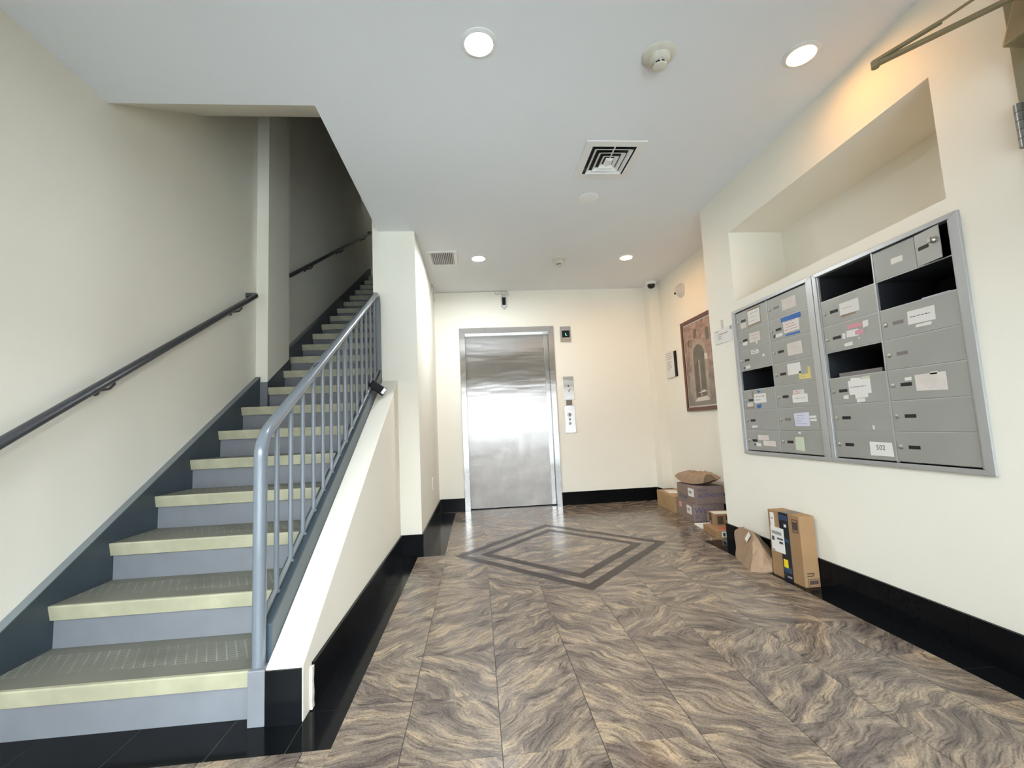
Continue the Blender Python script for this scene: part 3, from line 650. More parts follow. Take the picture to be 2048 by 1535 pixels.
# ------------------------------------------------------------ side door with hinge and closer at the right edge
d2 = struct(MB().box((XR+.035, DY0, .01), (XR+.08, DY1-.03, DZ-.04)).obj('door_2', 'olive'))
MB().box((XR-.012, DY1-.045, 0), (XR+.12, DY1+.006, DZ+.01)).obj('door_jamb', 'olive', d2, bevel=.003)
MB().box((XR-.012, DY0-.006, 0), (XR+.12, DY0+.045, DZ+.01)).obj('door_jamb', 'olive', d2, bevel=.003)
MB().box((XR-.012, DY0+.045, DZ-.04), (XR+.12, DY1-.045, DZ+.01)).obj('door_head', 'olive', d2, bevel=.003)
hz = [1.885, 1.917, 1.949, 1.981, 2.013, 2.045]
for k in range(5):
    MB().lathe([(.0125, 0), (.0125, hz[k+1]-hz[k]-.002)], (XR-.022, 1.330, hz[k]), seg=14).obj('hinge_knuckle', 'brass', d2, smooth=True)
MB().box((XR-.022, 1.318, 1.885), (XR-.010, 1.338, 2.043)).obj('hinge_leaf', 'brass', d2)
cl = thing('door_closer', (1.86, 1.20, 2.19), 'tan metal door closer with folded arm above the side door at upper right', 'door closer')
MB().hexa([(1.795, 1.03, 2.185), (1.925, 1.03, 2.185), (1.925, 1.255, 2.185), (1.80, 1.255, 2.185)], [(1.86, 1.03, 2.36), (1.955, 1.03, 2.36), (1.955, 1.25, 2.36), (1.865, 1.25, 2.36)]).obj('body', 'closer', cl, bevel=.008)
MB().lathe([(.022, 0), (.022, .006), (.014, .010)], (1.828, 1.175, 2.255), (-.94, 0, .34), 18).obj('valve_cap', 'closer', cl)
EL = Vector((1.558, 1.463, 2.30))
def bar(a, b_, hw_, hh):
    a, b_ = Vector(a), Vector(b_); t = (b_-a).normalized(); s_ = t.cross(Vector((0,0,1))).normalized()*hw_; u_ = Vector((0,0,1))*hh
    return MB().hexa([a-s_-u_, a+s_-u_, b_+s_-u_, b_-s_-u_], [a-s_+u_, a+s_+u_, b_+s_+u_, b_-s_+u_])
bar(EL, (1.80, 1.155, 2.30), .010, .007).obj('main_arm', 'closer', cl, bevel=.003)
bar(EL+Vector((0, 0, .013)), EL+Vector((.095, -.165, .022)), .008, .006).obj('forearm_sleeve', 'closer', cl, bevel=.003)
MB().tube([EL+Vector((.085, -.150, .022)), (1.725, 1.13, 2.335), (1.96, .76, 2.42)], .005, 10).obj('forearm_rod', 'closer', cl, smooth=True)
MB().lathe([(.013, 0), (.013, .026), (.008, .030)], EL-Vector((0, 0, .012)), seg=16).obj('elbow_pin', 'closer', cl)

# ------------------------------------------------------------ ceiling fittings
def downlight(x, y, warm, label):
    o = thing('recessed_downlight', (x, y, ZC), label, 'ceiling light', 'recessed downlights')
    MB().lathe([(.083, 0), (.083, -.004), (.064, -.009), (.060, -.003), (.060, 0)], (x, y, ZC)).obj('trim_ring', 'whitemetal', o, smooth=True)
    MB().lathe([(.0605, 0), (.0605, -.004), (.03, -.0055), (.0, -.006)], (x, y, ZC)).obj('lens', warm, o)
downlight(.076, 1.885, 'cool_near', 'large looking cool white downlight in the ceiling nearest the stairs opening')
downlight(1.647, 1.905, 'warm_near', 'warm yellow downlight close to the ceiling edge above the mailbox wall')
downlight(.086, 4.495, 'cool_far', 'cool white downlight in front of the elevator door')
downlight(1.657, 4.53, 'warm_far', 'warm yellow downlight at the far end, in front of the alcove')
def smoke(x, y, r, label, m):
    o = thing('smoke_detector', (x, y, ZC), label, 'smoke detector', 'ceiling smoke detectors')
    MB().lathe([(r, 0), (r, -.006), (r*.93, -.012), (r*.62, -.018)], (x, y, ZC)).obj('base', m, o, smooth=True)
    MB().lathe([(r*.66, -.017), (r*.64, -.034), (r*.50, -.042), (r*.36, -.046)], (x, y, ZC)).obj('housing', m, o, smooth=True)
    MB().lathe([(r*.33, -.045), (r*.33, -.060)], (x, y, ZC), seg=24).obj('sensing_chamber', 'dark', o)
    MB().lathe([(r*.42, -.060), (r*.40, -.066), (r*.2, -.070)], (x, y, ZC), seg=24).obj('cap', m, o, smooth=True)
    for k in range(6):
        a = k*math.pi/3+.3; c_, s_ = math.cos(a)*r*.36, math.sin(a)*r*.36
        MB().box((x+c_-.003, y+s_-.003, ZC-.061), (x+c_+.003, y+s_+.003, ZC-.044)).obj('rib', m, o)
smoke(.938, 1.925, .078, 'aged ivory round smoke detector near the warm downlight over the mailboxes', 'offwhite')
smoke(.937, 4.58, .076, 'small looking smoke detector between the two far downlights', 'offwhite')
# square four-way diffuser
dx0, dx1, dy0, dy1 = .748, 1.135, 2.572, 2.985
df = thing('ceiling_diffuser', ((dx0+dx1)/2, (dy0+dy1)/2, ZC), 'square white four-way air diffuser with nested louvres in the ceiling', 'air vent')
def sqring(b, a0, a1, z0, z1):    # a0 outer inset, a1 inner inset; z0 at outer, z1 at inner
    o_ = [(dx0+a0, dy0+a0), (dx1-a0, dy0+a0), (dx1-a0, dy1-a0), (dx0+a0, dy1-a0)]
    i_ = [(dx0+a1, dy0+a1), (dx1-a1, dy0+a1), (dx1-a1, dy1-a1), (dx0+a1, dy1-a1)]
    T = .0025
    vs = [(*p, z0) for p in o_]+[(*p, z1) for p in i_]+[(*p, z0+T) for p in o_]+[(*p, z1+T) for p in i_]
    fs = []
    for k in range(4):
        n_ = (k+1) % 4; fs += [(k, n_, 4+n_, 4+k), (8+k, 12+k, 12+n_, 8+n_), (k, 8+k, 8+n_, n_), (4+k, 4+n_, 12+n_, 12+k)]
    return b.add(vs, fs)
MB().box((dx0+.04, dy0+.04, ZC-.0012), (dx1-.04, dy1-.04, ZC-.0002)).obj('duct_shade_plate', 'gap', df)  # flat dark plate under the ceiling, painted shade in place of a cavity
sqring(MB(), 0, .050, ZC-.008, ZC-.010).obj('flange', 'whitemetal', df)
sqring(MB(), .0, .002, ZC-.004, ZC-.008).obj('flange_edge', 'whitemetal', df)
for k, a in enumerate((.068, .104, .140)):
    sqring(MB(), a, a+.020, ZC-.020, ZC-.004).obj('louvre', 'whitemetal', df)
sqring(MB(), .168, .182, ZC-.014, ZC-.020).obj('louvre', 'whitemetal', df)
MB().box((dx0+.18, dy0+.18, ZC-.021), (dx1-.18, dy1-.18, ZC-.018)).obj('centre_plate', 'whitemetal', df)
MB().box(((dx0+dx1)/2-.004, dy0+.05, ZC-.014), ((dx0+dx1)/2+.004, dy1-.05, ZC-.010)).obj('spreader_bar', 'whitemetal', df)
# return grille
gx0, gx1, gy0, gy1 = -.425, -.130, 4.292, 4.685
gr = thing('ceiling_grille', ((gx0+gx1)/2, (gy0+gy1)/2, ZC), 'white rectangular return air grille with parallel slats near the elevator corner', 'air vent')
for lo, hi in (((gx0, gy0), (gx1, gy0+.035)), ((gx0, gy1-.035), (gx1, gy1)), ((gx0, gy0+.035), (gx0+.035, gy1-.035)), ((gx1-.035, gy0+.035), (gx1, gy1-.035))):
    MB().box((*lo, ZC-.008), (*hi, ZC)).obj('frame_bar', 'whitemetal', gr, bevel=.002)
MB().box((gx0+.03, gy0+.03, ZC-.0015), (gx1-.03, gy1-.03, ZC-.0003)).obj('duct_shade_plate', 'gap', gr)  # dark sheet behind the slats, shade of the opening put into its colour
for k in range(12):
    x = gx0+.035+(gx1-gx0-.07)*(k+.5)/12
    MB().hexa([(x-.0055, gy0+.035, ZC-.009), (x-.0035, gy0+.035, ZC-.009), (x-.0035, gy1-.035, ZC-.009), (x-.0055, gy1-.035, ZC-.009)], [(x+.0025, gy0+.035, ZC-.001), (x+.0045, gy0+.035, ZC-.001), (x+.0045, gy1-.035, ZC-.001), (x+.0025, gy1-.035, ZC-.001)]).obj('slat', 'whitemetal', gr)
for (x, y, r, l) in ((.936, 3.267, .075, 'round white sprinkler cover plate just beyond the square diffuser'), (.253, 5.127, .055, 'faint white sprinkler cover plate before the elevator')):
    s_ = thing('sprinkler_cover', (x, y, ZC), l, 'sprinkler cover')
    MB().lathe([(r*.9, 0), (r*.9, -.003), (0, -.003)], (x, y, ZC)).obj('rim', 'ceil', s_, smooth=True)
    MB().lathe([(r, -.003), (r, -.006), (r*.9, -.008), (0, -.0095)], (x, y, ZC)).obj('cover_plate', 'ceil' if r < .06 else 'white', s_, smooth=True)
dc = thing('dome_camera', (2.275, 5.41, ZC), 'black dome security camera on the ceiling in the far right corner', 'camera')
MB().lathe([(.062, 0), (.062, -.022), (.056, -.03)], (2.275, 5.40, ZC)).obj('base', 'white', dc, smooth=True)
MB().lathe([(.047, -.029), (.047, -.045), (.041, -.063), (.026, -.078), (.0, -.084)], (2.275, 5.40, ZC)).obj('dome', 'dome', dc, smooth=True)

# ------------------------------------------------------------ back wall fittings
ip = thing('floor_indicator', (1.185, YB, 2.048), 'small steel floor indicator with black screen beside the elevator top', 'indicator')
MB().box((1.117, YB-.010, 2.048), (1.254, YB, 2.252)).obj('plate', 'steel', ip, bevel=.002)
MB().box((1.140, YB-.0125, 2.107), (1.238, YB-.0095, 2.199)).obj('screen', 'dome', ip)
text('digit', 'L', .046, (1.181, YB-.0128, 2.134), (1, 0, 0), (0, 0, 1), 'glassled', ip)
kp = thing('key_switch_plate', (1.187, YB, 1.305), 'upper steel key switch plate on the wall right of the elevator', 'switch plate')
MB().box((1.122, YB-.006, 1.305), (1.252, YB, 1.602)).obj('plate', 'steel', kp, bevel=.002)
MB().lathe([(.019, 0), (.019, .006), (.012, .009), (.0, .009)], (1.184, YB-.006, 1.427), (0, -1, 0), 20).obj('key_lock', 'chrome', kp)
MB().lathe([(.011, 0), (.011, .004), (0, .004)], (1.184, YB-.006, 1.482), (0, -1, 0), 16).obj('lamp', 'gap', kp)
for z in (1.33, 1.58): MB().lathe([(.004, 0), (.004, .002)], (1.187, YB-.006, z), (0, -1, 0), 10).obj('screw', 'chrome', kp)
tg = tag(MB().box((1.145, YB-.002, 1.236), (1.222, YB-.0001, 1.302)).obj('notice_label', 'greyslot'), 'small grey printed label between the two elevator switch plates', 'label')
cp = thing('call_button_plate', (1.184, YB, .888), 'lower steel elevator call button plate on the back wall', 'button panel')
MB().box((1.118, YB-.006, .888), (1.252, YB, 1.230)).obj('plate', 'steel', cp, bevel=.002)
MB().lathe([(.031, 0), (.031, .004), (.026, .008), (.024, .006), (0, .006)], (1.179, YB-.006, 1.117), (0, -1, 0), 24).obj('call_button', 'white', cp)
MB().box((1.169, YB-.0155, 1.098), (1.176, YB-.0115, 1.136)).box((1.182, YB-.0155, 1.098), (1.189, YB-.0115, 1.136)).box((1.169, YB-.0155, 1.113), (1.189, YB-.0115, 1.121)).obj('button_symbol', 'gap', cp)
MB().box((1.169, YB-.0085, 1.038), (1.176, YB-.0055, 1.074)).box((1.184, YB-.0085, 1.038), (1.191, YB-.0055, 1.074)).box((1.172, YB-.0085, 1.053), (1.189, YB-.0055, 1.060)).obj('pictogram', 'ink', cp)
MB().lathe([(.018, 0), (.018, .005), (.009, .008), (0, .008)], (1.179, YB-.006, 1.008), (0, -1, 0), 20).obj('fire_key_lock', 'chrome', cp)
ws = thing('wall_camera', (.409, YB, 2.493), 'small white camera with black face above the elevator, cables looped at the ceiling', 'camera')
MB().prism([(.372, 2.53), (.409, 2.493), (.448, 2.53), (.448, 2.672), (.372, 2.672)], 'y', YB-.03, YB).obj('body', 'whitegrey', ws, bevel=.004)
MB().box((.386, YB-.0325, 2.548), (.432, YB-.029, 2.648)).obj('black_face', 'dark', ws)
MB().box((.378, YB-.03, 2.686), (.440, YB, 2.726)).obj('junction_box', 'whitegrey', ws, bevel=.003)
MB().tube([(.43, YB-.02, 2.672), (.47, YB-.02, 2.68), (.482, YB-.02, 2.70), (.45, YB-.02, 2.712)], .006, 8).obj('cable', 'whitegrey', ws, smooth=True)
MB().tube([(.38, YB-.02, 2.71), (.33, YB-.02, 2.69), (.30, YB-.02, 2.705), (.31, YB-.02, 2.728), (.38, YB-.015, 2.732), (.45, YB-.012, 2.728), (.46, YB-.015, 2.736)], .006, 8).obj('cable', 'whitegrey', ws, smooth=True)
MB().tube([(.31, YB-.006, 2.732), (.1, YB-.006, 2.733), (-.2, YB-.006, 2.732), (-.45, YB-.006, 2.733)], .004, 8).obj('cable', 'whitegrey', ws, smooth=True)
cc = thing('loose_cable', (XL, 5.25, 2.58), 'loose cream cable with clip on the lobby wall by the ceiling corner', 'cable')
MB().tube([(XL+.008, 5.22, 2.55), (XL+.012, 5.22, 2.66), (XL+.010, 5.23, 2.72)], .005, 8).obj('cable', 'whitegrey', cc, smooth=True)
MB().tube([(XL+.010, 5.30, 2.737), (XL+.03, 5.36, 2.715), (XL+.02, 5.36, 2.68), (XL+.012, 5.30, 2.665), (XL+.01, 5.45, 2.655), (XL+.006, 5.60, 2.61)], .0055, 8).obj('cable', 'whitegrey', cc, smooth=True)
MB().box((XL, 5.285, 2.655), (XL+.02, 5.325, 2.678)).obj('clip', 'white', cc, bevel=.002)
ol = thing('wall_outlet', (XL, 4.83, .385), 'white outlet plate low on the lobby wall beside the elevator', 'outlet')
MB().box((XL, 4.795, .388), (XL+.006, 4.872, .508)).obj('cover_plate', 'white', ol, bevel=.002)
for z in (.42, .476): MB().lathe([(.014, 0), (.014, .002)], (XL+.006, 4.8335, z), (1, 0, 0), 16).obj('socket', 'offwhite', ol)

# ------------------------------------------------------------ alcove wall: picture, notice, alarm, taped envelope
PX = XA-.004
pf = thing('framed_picture', (XA, 4.51, 1.078), 'mahogany framed picture of an old stone archway on the alcove wall', 'picture')
py1, py0, pz0, pz1, fw_ = 4.892, 4.125, 1.078, 2.076, .040
for pl, nm in (([(py1, pz0), (py1, pz1), (py1-fw_, pz1-fw_), (py1-fw_, pz0+fw_)], 'frame_stile'), ([(py0, pz0), (py0, pz1), (py0+fw_, pz1-fw_), (py0+fw_, pz0+fw_)], 'frame_stile'),
               ([(py1, pz1), (py0, pz1), (py0+fw_, pz1-fw_), (py1-fw_, pz1-fw_)], 'frame_rail'), ([(py1, pz0), (py0, pz0), (py0+fw_, pz0+fw_), (py1-fw_, pz0+fw_)], 'frame_rail')):
    MB().prism(pl, 'x', XA-.024, XA).obj(nm, 'mahogany', pf, bevel=.002)
MB().box((XA-.012, py0+fw_, pz0+fw_), (XA-.004, py1-fw_, pz1-fw_)).obj('mat_board', 'paper', pf)
i_ = fw_+.012
prn = MB().box((XA-.014, py0+i_, pz0+i_), (XA-.0121, py1-i_, pz1-i_)).obj('print', 'print', pf)
def flat(name, pts, m, k=1): MB().prism(pts, 'x', XA-.014-.0004*k, XA-.014-.0004*(k-1)-.00005).obj(name, m, prn)
ac, aw, az, ab = 4.545, .118, 1.66, 1.20
arch = lambda w_, top, bot: [(ac+w_, bot)]+[(ac+w_*math.cos(a), top+w_*math.sin(a)) for a in [math.pi*k/14 for k in range(15)]]+[(ac-w_, bot)]
flat('pale_arch', arch(aw+.055, az, 1.30), 'archstone')
flat('dark_doorway', arch(aw, az, ab), 'archdark', 2)
flat('door_leaf', [(ac+aw-.02, ab), (ac+aw-.02, az-.1), (ac+.01, az-.04), (ac+.01, ab)], 'archbrown', 3)
flat('pale_post', [(ac+.015, ab), (ac+.015, az-.05), (ac-.015, az-.05), (ac-.015, ab)], 'archstone', 4)
flat('side_pillar', [(ac+aw+.10, 1.26), (ac+aw+.10, 1.50), (ac+aw+.07, 1.50), (ac+aw+.07, 1.26)], 'archstone')
flat('pilaster_left', [(ac+aw+.05, 1.20), (ac+aw+.05, 1.52), (ac+aw, 1.52), (ac+aw, 1.20)], 'archstone', 3)
flat('pilaster_right', [(ac-aw, 1.20), (ac-aw, 1.58), (ac-aw-.06, 1.58), (ac-aw-.06, 1.20)], 'archstone', 3)
flat('wall_lantern', [(ac-aw-.005, 1.60), (ac-aw-.005, 1.66), (ac-aw-.065, 1.66), (ac-aw-.065, 1.60)], 'archlight', 4)
flat('white_step', [(ac+aw+.04, 1.175), (ac+aw-.03, 1.215), (ac-aw, 1.225), (ac-aw-.05, 1.18)], 'archlight', 5)
flat('white_step', [(ac+.08, 1.262), (ac-.01, 1.278), (ac-.06, 1.295), (ac-.12, 1.27)], 'archlight', 5)
flat('dark_patch', [(ac+.08, 1.86), (ac+.05, 1.95), (ac+.0, 1.95), (ac+.03, 1.85)], 'archbrown')
flat('dark_patch', [(ac+.22, 1.80), (ac+.20, 1.86), (ac+.17, 1.85), (ac+.19, 1.78)], 'archbrown')
flat('dark_window', [(ac-.18, 1.79), (ac-.18, 1.92), (ac-.24, 1.92), (ac-.24, 1.79)], 'archdark')
nb = thing('notice_board', (XA, 5.22, 1.50), 'white notice sheet on a black holder left of the framed picture', 'notice')
MB().box((XA-.016, 5.085, 1.502), (XA, 5.30, 1.805)).obj('black_holder', 'dark', nb, bevel=.003)
b = MB().hexa([(XA-.020, 5.125, 1.50), (XA-.017, 5.125, 1.50), (XA-.017, 5.335, 1.50), (XA-.030, 5.335, 1.50)], [(XA-.020, 5.13, 1.815), (XA-.017, 5.13, 1.815), (XA-.017, 5.335, 1.815), (XA-.030, 5.335, 1.815)])
b.cur = 1
for i in range(9):
    z = 1.79-i*.022-(.02 if i > 3 else 0); e = random.uniform(.02, .08)
    b.add([(XA-.0305+.0095*(t-0)/.205+.0005*0-.0004, 5.335-t, z+dz) for t, dz in ((.04, 0), (.19-e, 0), (.19-e, .006), (.04, .006))], [(0, 1, 2, 3)])
b.obj('sheet', ['paper', 'inkgrey'], nb)
al = thing('wall_alarm', (XA, 4.82, 2.39), 'white wall mounted fire alarm sounder above the framed picture', 'alarm')
MB().lathe([(.085, 0), (.083, .012), (.07, .02)], (XA, 4.83, 2.455), (-1, 0, 0), 28).obj('back_plate', 'whitegrey', al, smooth=True)
MB().lathe([(.066, .018), (.062, .045), (.045, .062), (0, .066)], (XA, 4.83, 2.455), (-1, 0, 0), 28).obj('sounder_body', 'whitegrey', al, smooth=True)
MB().box((XA-.072, 4.84, 2.418), (XA-.058, 4.868, 2.436)).obj('strobe_slot', 'dark', al)
ev = thing('taped_envelope', (XR, 3.34, 1.58), 'white addressed envelope taped to the wall left of the mailboxes', 'envelope')
b = MB().hexa([(XR-.004, 3.222, 1.580), (XR-.001, 3.222, 1.580), (XR-.001, 3.452, 1.578), (XR-.010, 3.452, 1.578)], [(XR-.003, 3.204, 1.694), (XR-.001, 3.204, 1.694), (XR-.001, 3.470, 1.693), (XR-.004, 3.470, 1.693)])
b.obj('envelope', 'paper', ev)
b = MB()
for y0, y1, z in ((3.44, 3.39, 1.675), (3.40, 3.26, 1.648), (3.40, 3.36, 1.63), (3.40, 3.35, 1.612)): b.box((XR-.0105, y1, z), (XR-.0085, y0, z+.004))
b.box((XR-.006, 3.215, 1.665), (XR-.0035, 3.235, 1.688)).obj('address_lines', 'inkgrey', ev)
MB().box((XR-.0045, 3.33, 1.685), (XR-.0005, 3.355, 1.76)).obj('tape_strip', 'offwhite', ev)

# ------------------------------------------------------------ parcels
def wedge(c00, c01, c11, c10, z0, z1): # front-left, back-left, back-right, front-right
    return MB().hexa([(*c00, z0), (*c10, z0), (*c11, z0), (*c01, z0)], [(*c00, z1), (*c10, z1), (*c11, z1), (*c01, z1)])
def face_quad(name, m, parent, p0, du, dv, u0, u1, v0, v1, lift=.0008):
    p0, du, dv = Vector(p0), Vector(du).normalized(), Vector(dv).normalized(); n_ = du.cross(dv)
    q = [p0+du*u+dv*v_ for u, v_ in ((u0, v0), (u1, v0), (u1, v1), (u0, v1))]
    return MB().hexa(q, [x+n_*lift for x in q]).obj(name, m, parent)
# two identical printed cartons stacked in the alcove
def carton(name, c00, c01, c11, c10, z0, z1, label, words, small):
    o = thing(name, ((c00[0]+c11[0])/2, (c00[1]+c11[1])/2, z0), label, 'cardboard box')
    wedge(c00, c01, c11, c10, z0, z1).obj('carton_body', 'cardmauve', o, bevel=.003)
    fr, sd = Vector((c10[0]-c00[0], c10[1]-c00[1], 0)), Vector((c01[0]-c00[0], c01[1]-c00[1], 0)); U = (0, 0, 1)
    p = Vector((*c00, z0)); q = Vector((*c01, z0)); h = z1-z0
    face_quad('side_panel', 'cardgrey', o, q, -sd, U, .004, sd.length-.012, .004, h-.004, .0006)
    face_quad('shipping_label', 'paper', o, q, -sd, U, sd.length-.16, sd.length-.03, h*.38, h*.86, .0014)
    face_quad('label_print', 'inkgrey', o, q, -sd, U, sd.length-.14, sd.length-.08, h*.55, h*.70, .0018)
    fd = fr.normalized(); sdn = -sd.normalized()
    for s_, size, u, v_, m_ in words:
        text('box_lettering', s_, size, p+fd*u+Vector((0, 0, v_)), fd, U, m_, o, lift=.0012)
    for s_, size, u, v_, m_ in small:
        text('box_lettering', s_, size, q+sdn*u+Vector((0, 0, v_)), sdn, U, m_, o, lift=.0016)
    return o
c_lo = carton('printed_carton', (2.058, 4.315), (2.100, 4.745), (XA-.016, 4.745), (XA-.016, 4.300), 0, .166, 'lower printed mauve brown carton of the stack in the alcove', [('Wow!', .080, .018, .078, 'blueprint'), ('D', .05, .018, .03, 'blueprint')], [])
sd = Vector((2.100-2.058, .43, 0))
face_quad('pink_sticker', 'pink', c_lo, (2.100, 4.745, 0), -sd, (0, 0, 1), .06, .14, .095, .145, .0016)
c_up = carton('printed_carton', (2.090, 4.300), (2.098, 4.72), (XA-.016, 4.725), (XA-.016, 4.288), .1665, .334, 'upper printed carton of the alcove stack marked AUTHENTIC', [('Wow!', .042, .016, .120, 'blueprint'), ('AUTHENTIC', .054, .022, .064, 'blueprint')], [('Wow!', .085, .04, .02, 'blueprint')])
# parcel by the corner column
o = thing('cardboard_parcel', (2.22, 5.0, 0), 'plain tan cardboard parcel with white and purple top label near the corner column', 'cardboard box')
wedge((2.083, 4.790), (2.118, 5.335), (XA-.016, 5.335), (XA-.016, 4.790), 0, .172).obj('carton_body', 'cardlight', o, bevel=.003)
MB().hexa([(2.14, 5.02, .172), (2.24, 4.98, .172), (2.29, 5.20, .172), (2.17, 5.24, .172)], [(2.14, 5.02, .1732), (2.24, 4.98, .1732), (2.29, 5.20, .1732), (2.17, 5.24, .1732)]).obj('shipping_label', 'paper', o)
MB().hexa([(2.20, 4.86, .172), (2.33, 4.84, .172), (2.35, 4.96, .172), (2.22, 4.97, .172)], [(2.20, 4.86, .1731), (2.33, 4.84, .1731), (2.35, 4.96, .1731), (2.22, 4.97, .1731)]).obj('purple_label', 'purple', o)
# low flat box and the small taped box on it
o = thing('flat_parcel', (2.06, 3.80, 0), 'low flat cardboard parcel with red mark at the end of the mailbox wall', 'cardboard box')
wedge((1.9415, 3.685), (1.985, 3.985), (2.30, 3.95), (2.24, 3.66), 0, .060).obj('carton_body', 'card', o, bevel=.002)
MB().prism([(2.02, 3.75), (2.08, 3.735), (2.10, 3.78), (2.06, 3.815), (2.01, 3.80)], 'z', .060, .0606).obj('red_mark', 'red', o)
fr = Vector((2.24-1.9415, 3.66-3.685, 0))
face_quad('shipping_label', 'paper', o, (1.9415, 3.685, 0), fr, (0, 0, 1), .045, .16, .010, .056)
face_quad('barcode', 'ink', o, (1.9415, 3.685, 0), fr, (0, 0, 1), .055, .075, .018, .046, .0013)
o = thing('small_taped_box', (2.12, 3.94, .0605), 'small brown box wrapped with black tape on top of the flat parcel', 'cardboard box')
wedge((2.042, 3.905), (2.075, 4.075), (2.265, 4.04), (2.235, 3.875), .0607, .150).obj('carton_body', 'card', o, bevel=.002)
sd = Vector((.033, .17, 0)); q = (2.075, 4.075, .0607)
face_quad('black_tape', 'tape', o, q, -sd, (0, 0, 1), .055, .125, .0, .089, .0010)
face_quad('tape_logo', 'alulight', o, q, -sd, (0, 0, 1), .085, .105, .010, .024, .0016)
face_quad('tape_band', 'tapeblue', o, q, -sd, (0, 0, 1), .060, .120, .060, .072, .0016)
fr = Vector((.193, -.030, 0)); q = (2.042, 3.905, .0607)
face_quad('printed_panel', 'archbrown', o, q, fr, (0, 0, 1), .035, .085, .004, .072, .0009)
face_quad('print_mark', 'archbrown', o, q, fr, (0, 0, 1), .105, .14, .040, .078, .0009)
MB().hexa([(2.065, 3.925, .150), (2.225, 3.90, .150), (2.25, 4.01, .150), (2.085, 4.04, .150)], [(2.065, 3.925, .1508), (2.225, 3.90, .1508), (2.25, 4.01, .1508), (2.085, 4.04, .1508)]).obj('top_label', 'paper', o)
tag(wedge((1.99, 4.035), (2.018, 4.225), (2.28, 4.20), (2.27, 4.0), .0008, .014).obj('padded_envelope', 'paper', bevel=.004), 'white padded envelope flat on the floor beside the flat parcel', 'envelope')
# tall box on end
TB = thing('tall_parcel', (1.90, 2.69, 0), 'tall brown cardboard parcel with black tape standing against the mailbox wall', 'cardboard box')
wedge((1.850, 2.553), (1.840, 2.820), (1.944, 2.820), (1.944, 2.553), 0, .400).obj('carton_body', 'card', TB, bevel=.003)
P0 = Vector((1.840, 2.820, 0)); sd = Vector((.010, -.267, 0)); U = (0, 0, 1)
def L_(nm, m_, y0, y1, z0, z1, lift): return face_quad(nm, m_, TB, P0, sd, U, 2.820-y0, 2.820-y1, z0, z1, lift)
L_('black_tape', 'tape', 2.722, 2.643, .002, .399, .0010)
L_('tape_band', 'tapeblue', 2.718, 2.648, .355, .385, .0014); L_('tape_band', 'tapeblue', 2.716, 2.650, .045, .075, .0014); L_('tape_band', 'tapeblue', 2.700, 2.650, .225, .245, .0014)
L_('tape_logo', 'paper', 2.682, 2.662, .315, .332, .0016); L_('tape_logo', 'alulight', 2.690, 2.655, .016, .026, .0016)
L_('shipping_label', 'paper', 2.805, 2.690, .150, .300, .0022)
L_('label_code', 'ink', 2.798, 2.776, .215, .240, .0027); L_('label_bar', 'ink', 2.752, 2.700, .228, .238, .0027); L_('label_bar', 'ink', 2.735, 2.702, .205, .218, .0027); L_('label_lines', 'inkgrey', 2.795, 2.710, .255, .275, .0027); L_('label_foot', 'ink', 2.800, 2.780, .154, .160, .0027)
L_('small_label', 'paper', 2.800, 2.766, .300, .385, .0019); L_('label_lines', 'inkgrey', 2.795, 2.772, .345, .355, .0024)
L_('yellow_sticker', 'sticker_yellow', 2.712, 2.676, .072, .120, .0020)
L_('warning_print', 'archbrown', 2.612, 2.566, .300, .376, .0008); L_('warning_inner', 'card', 2.607, 2.571, .362, .371, .0012); L_('warning_inner', 'card', 2.607, 2.571, .306, .314, .0012)
N0 = (1.850, 2.553, 0)
face_quad('recycle_print', 'archbrown', TB, N0, (1, 0, 0), U, .018, .052, .060, .066, .0008); face_quad('recycle_print', 'archbrown', TB, N0, (1, 0, 0), U, .018, .060, .074, .080, .0008); face_quad('recycle_print', 'archbrown', TB, N0, (1, 0, 0), U, .054, .060, .060, .080, .0008)
for a0, a1, b0, b1 in ((.020, .090, .044, .047), (.020, .090, .006, .009), (.020, .023, .006, .047), (.087, .090, .006, .047), (.028, .082, .015, .038)): face_quad('stamp_print', 'archbrown', TB, N0, (1, 0, 0), U, a0, a1, b0, b1, .0008)
MB().hexa([(1.845, 2.650, .400), (1.942, 2.650, .400), (1.942, 2.715, .400), (1.843, 2.715, .400)], [(1.845, 2.650, .4008), (1.942, 2.650, .4008), (1.942, 2.715, .4008), (1.843, 2.715, .4008)]).obj('black_tape', 'tape', TB)
# kraft mailer slumped against the wall
def crumple(amp, freq, cuts):
    def f(bm):
        bmesh.ops.subdivide_edges(bm, edges=bm.edges[:], cuts=cuts, use_grid_fill=True)
        bmesh.ops.triangulate(bm, faces=bm.faces[:]); bm.normal_update()
        mv = [(v, v.normal*amp*(noise.noise(v.co*freq)+.5*noise.noise(v.co*freq*2.7))) for v in bm.verts]
        for v, d in mv:
            if v.co.z > .004: v.co += d; v.co.z = max(v.co.z, .001)
    return f
A_, B_, C_ = (1.8136, 3.1988, 0), (1.7236, 2.8785, 0), (1.838, 2.835, 0)
T1, T2, T3, Dd = (1.890, 3.312, .155), (1.895, 3.245, .195), (1.868, 3.035, .200), (1.836, 2.832, .093)
Ab, Tb2, Tb3, Db, Cb = (1.930, 3.30, 0), (1.938, 3.275, .188), (1.936, 3.10, .168), (1.925, 2.86, .068), (1.932, 2.85, 0)
bag = thing('paper_mailer', (1.84, 3.0, 0), 'crumpled brown paper mailer slumped on the floor against the mailbox wall', 'mailer')
b = MB().add([A_, B_, C_, T1, T2, T3, Dd, Ab, Tb2, Tb3, Db, Cb], [(0,3,4,5,1), (1,5,6,2), (5,9,10,6), (4,8,9,5), (0,7,8,4,3), (7,11,10,9,8), (2,6,10,11), (0,1,2,11,7)])
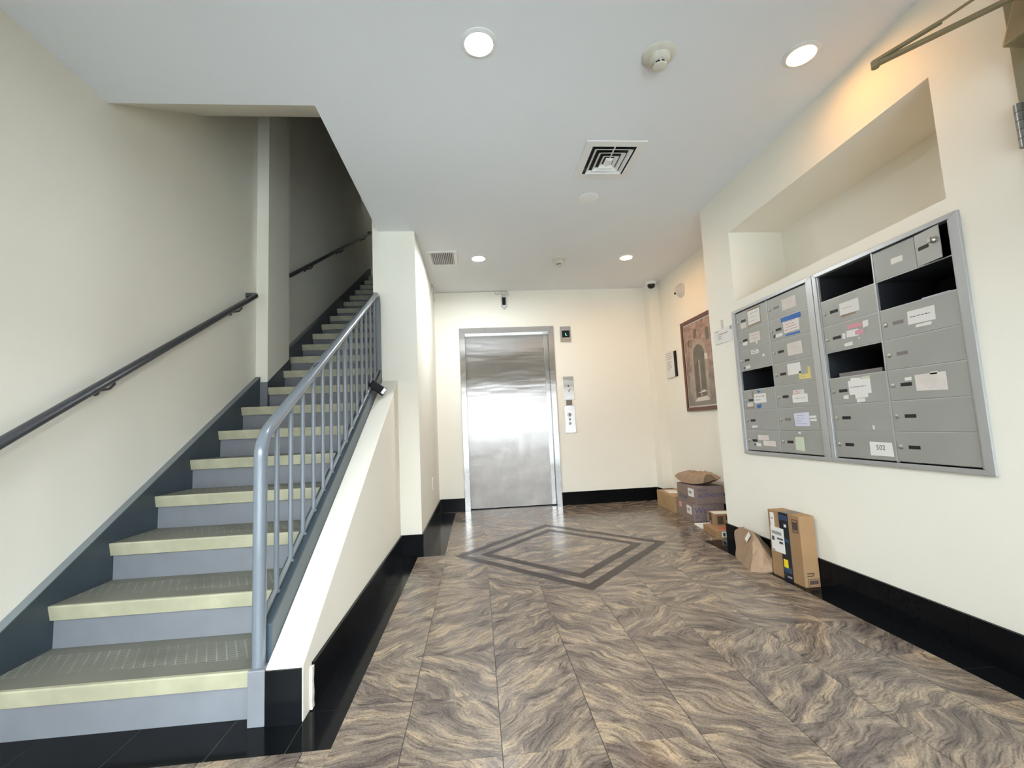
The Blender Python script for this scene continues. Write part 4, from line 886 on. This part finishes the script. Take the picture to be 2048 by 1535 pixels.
b.mi = [0, 0, 1, 0, 0, 0, 0, 0]  # opening face takes the painted shade
b.obj('mailer_body', ['kraft', 'kraftdark'], bag, sub=crumple(.011, 20, 6))
pA, pB, pT = Vector(A_), Vector(B_), Vector(T3)
nn = (pB-pA).cross(pT-pA).normalized()
if nn.x > 0: nn = -nn
uu = (pB-pA).normalized(); vv_ = nn.cross(uu); vv_ = vv_ if vv_.z > 0 else -vv_
c0 = pT-uu*.045-vv_*.048+nn*.011
MB().hexa([c0-uu*.034-vv_*.022, c0+uu*.020-vv_*.034, c0+uu*.036+vv_*.022, c0-uu*.018+vv_*.034], [p+nn*.0015 for p in (c0-uu*.034-vv_*.022, c0+uu*.020-vv_*.034, c0+uu*.036+vv_*.022, c0-uu*.018+vv_*.034)]).obj('address_label', 'paper', bag)
# paper bag on the carton stack
pb = thing('paper_bag', (2.21, 4.47, .335), 'crumpled brown paper bag lying on top of the carton stack', 'paper bag')
b = MB(); nu, nv = 22, 12; cx, cy = 2.215, 4.50; ax_ = Vector((.17, -.56, 0)).normalized(); bx_ = Vector((ax_.y, -ax_.x, 0))
grid = {}
for sgn in (1, -1):
    for i in range(nu+1):
        for j in range(nv+1):
            s_ = -1+2*i/nu; t = -1+2*j/nv
            wid = .105*(1-.55*abs(s_)**2.2); prof = max(0, 1-abs(t)**2.4)**.6*max(0, 1-abs(s_)**2.0)**.7
            base = .012+.055*abs(s_)**2.4+.018*max(0, -t)*(.4+.6*abs(s_))
            z = .335+base+(prof*.112 if sgn > 0 else -prof*.012)
            p = Vector((cx, cy, 0))+ax_*(s_*.27)+bx_*(t*wid)
            z += (.030*abs(noise.noise(Vector((p.x*16, p.y*16, 1.3))))+.012*noise.noise(Vector((p.x*45, p.y*45, 4)))-.022*math.exp(-((s_+.05)/.10)**2))*prof if sgn > 0 else 0
            edge = abs(s_) > .999 or abs(t) > .999
            grid[(sgn, i, j)] = len(b.v) if not (edge and sgn < 0) else grid[(1, i, j)]
            if not (edge and sgn < 0): b.v.append(Vector((p.x, p.y, max(z, .3365))))
for sgn in (1, -1):
    for i in range(nu):
        for j in range(nv):
            q = [grid[(sgn, i, j)], grid[(sgn, i+1, j)], grid[(sgn, i+1, j+1)], grid[(sgn, i, j+1)]]
            b.f.append(q if sgn > 0 else q[::-1]); b.mi.append(1 if (i >= nu-4 and j > nv//2) or (sgn < 0 and i > nu*.6) else 0)  # dark patch paints the shaded open end of the bag
b.obj('bag_body', ['kraft', 'kraftdark'], pb, sub=lambda bm: bmesh.ops.triangulate(bm, faces=bm.faces[:]))

# upstairs lamp over the upper landing (unseen, its spill reaches the top of the stair wall)
MB().lathe([(.10, 0), (.10, -.03), (.07, -.05), (0, -.055)], (-1.3, 8.3, 6.2)).obj('ceiling_landing_lamp', 'dimlens')['kind'] = 'structure'
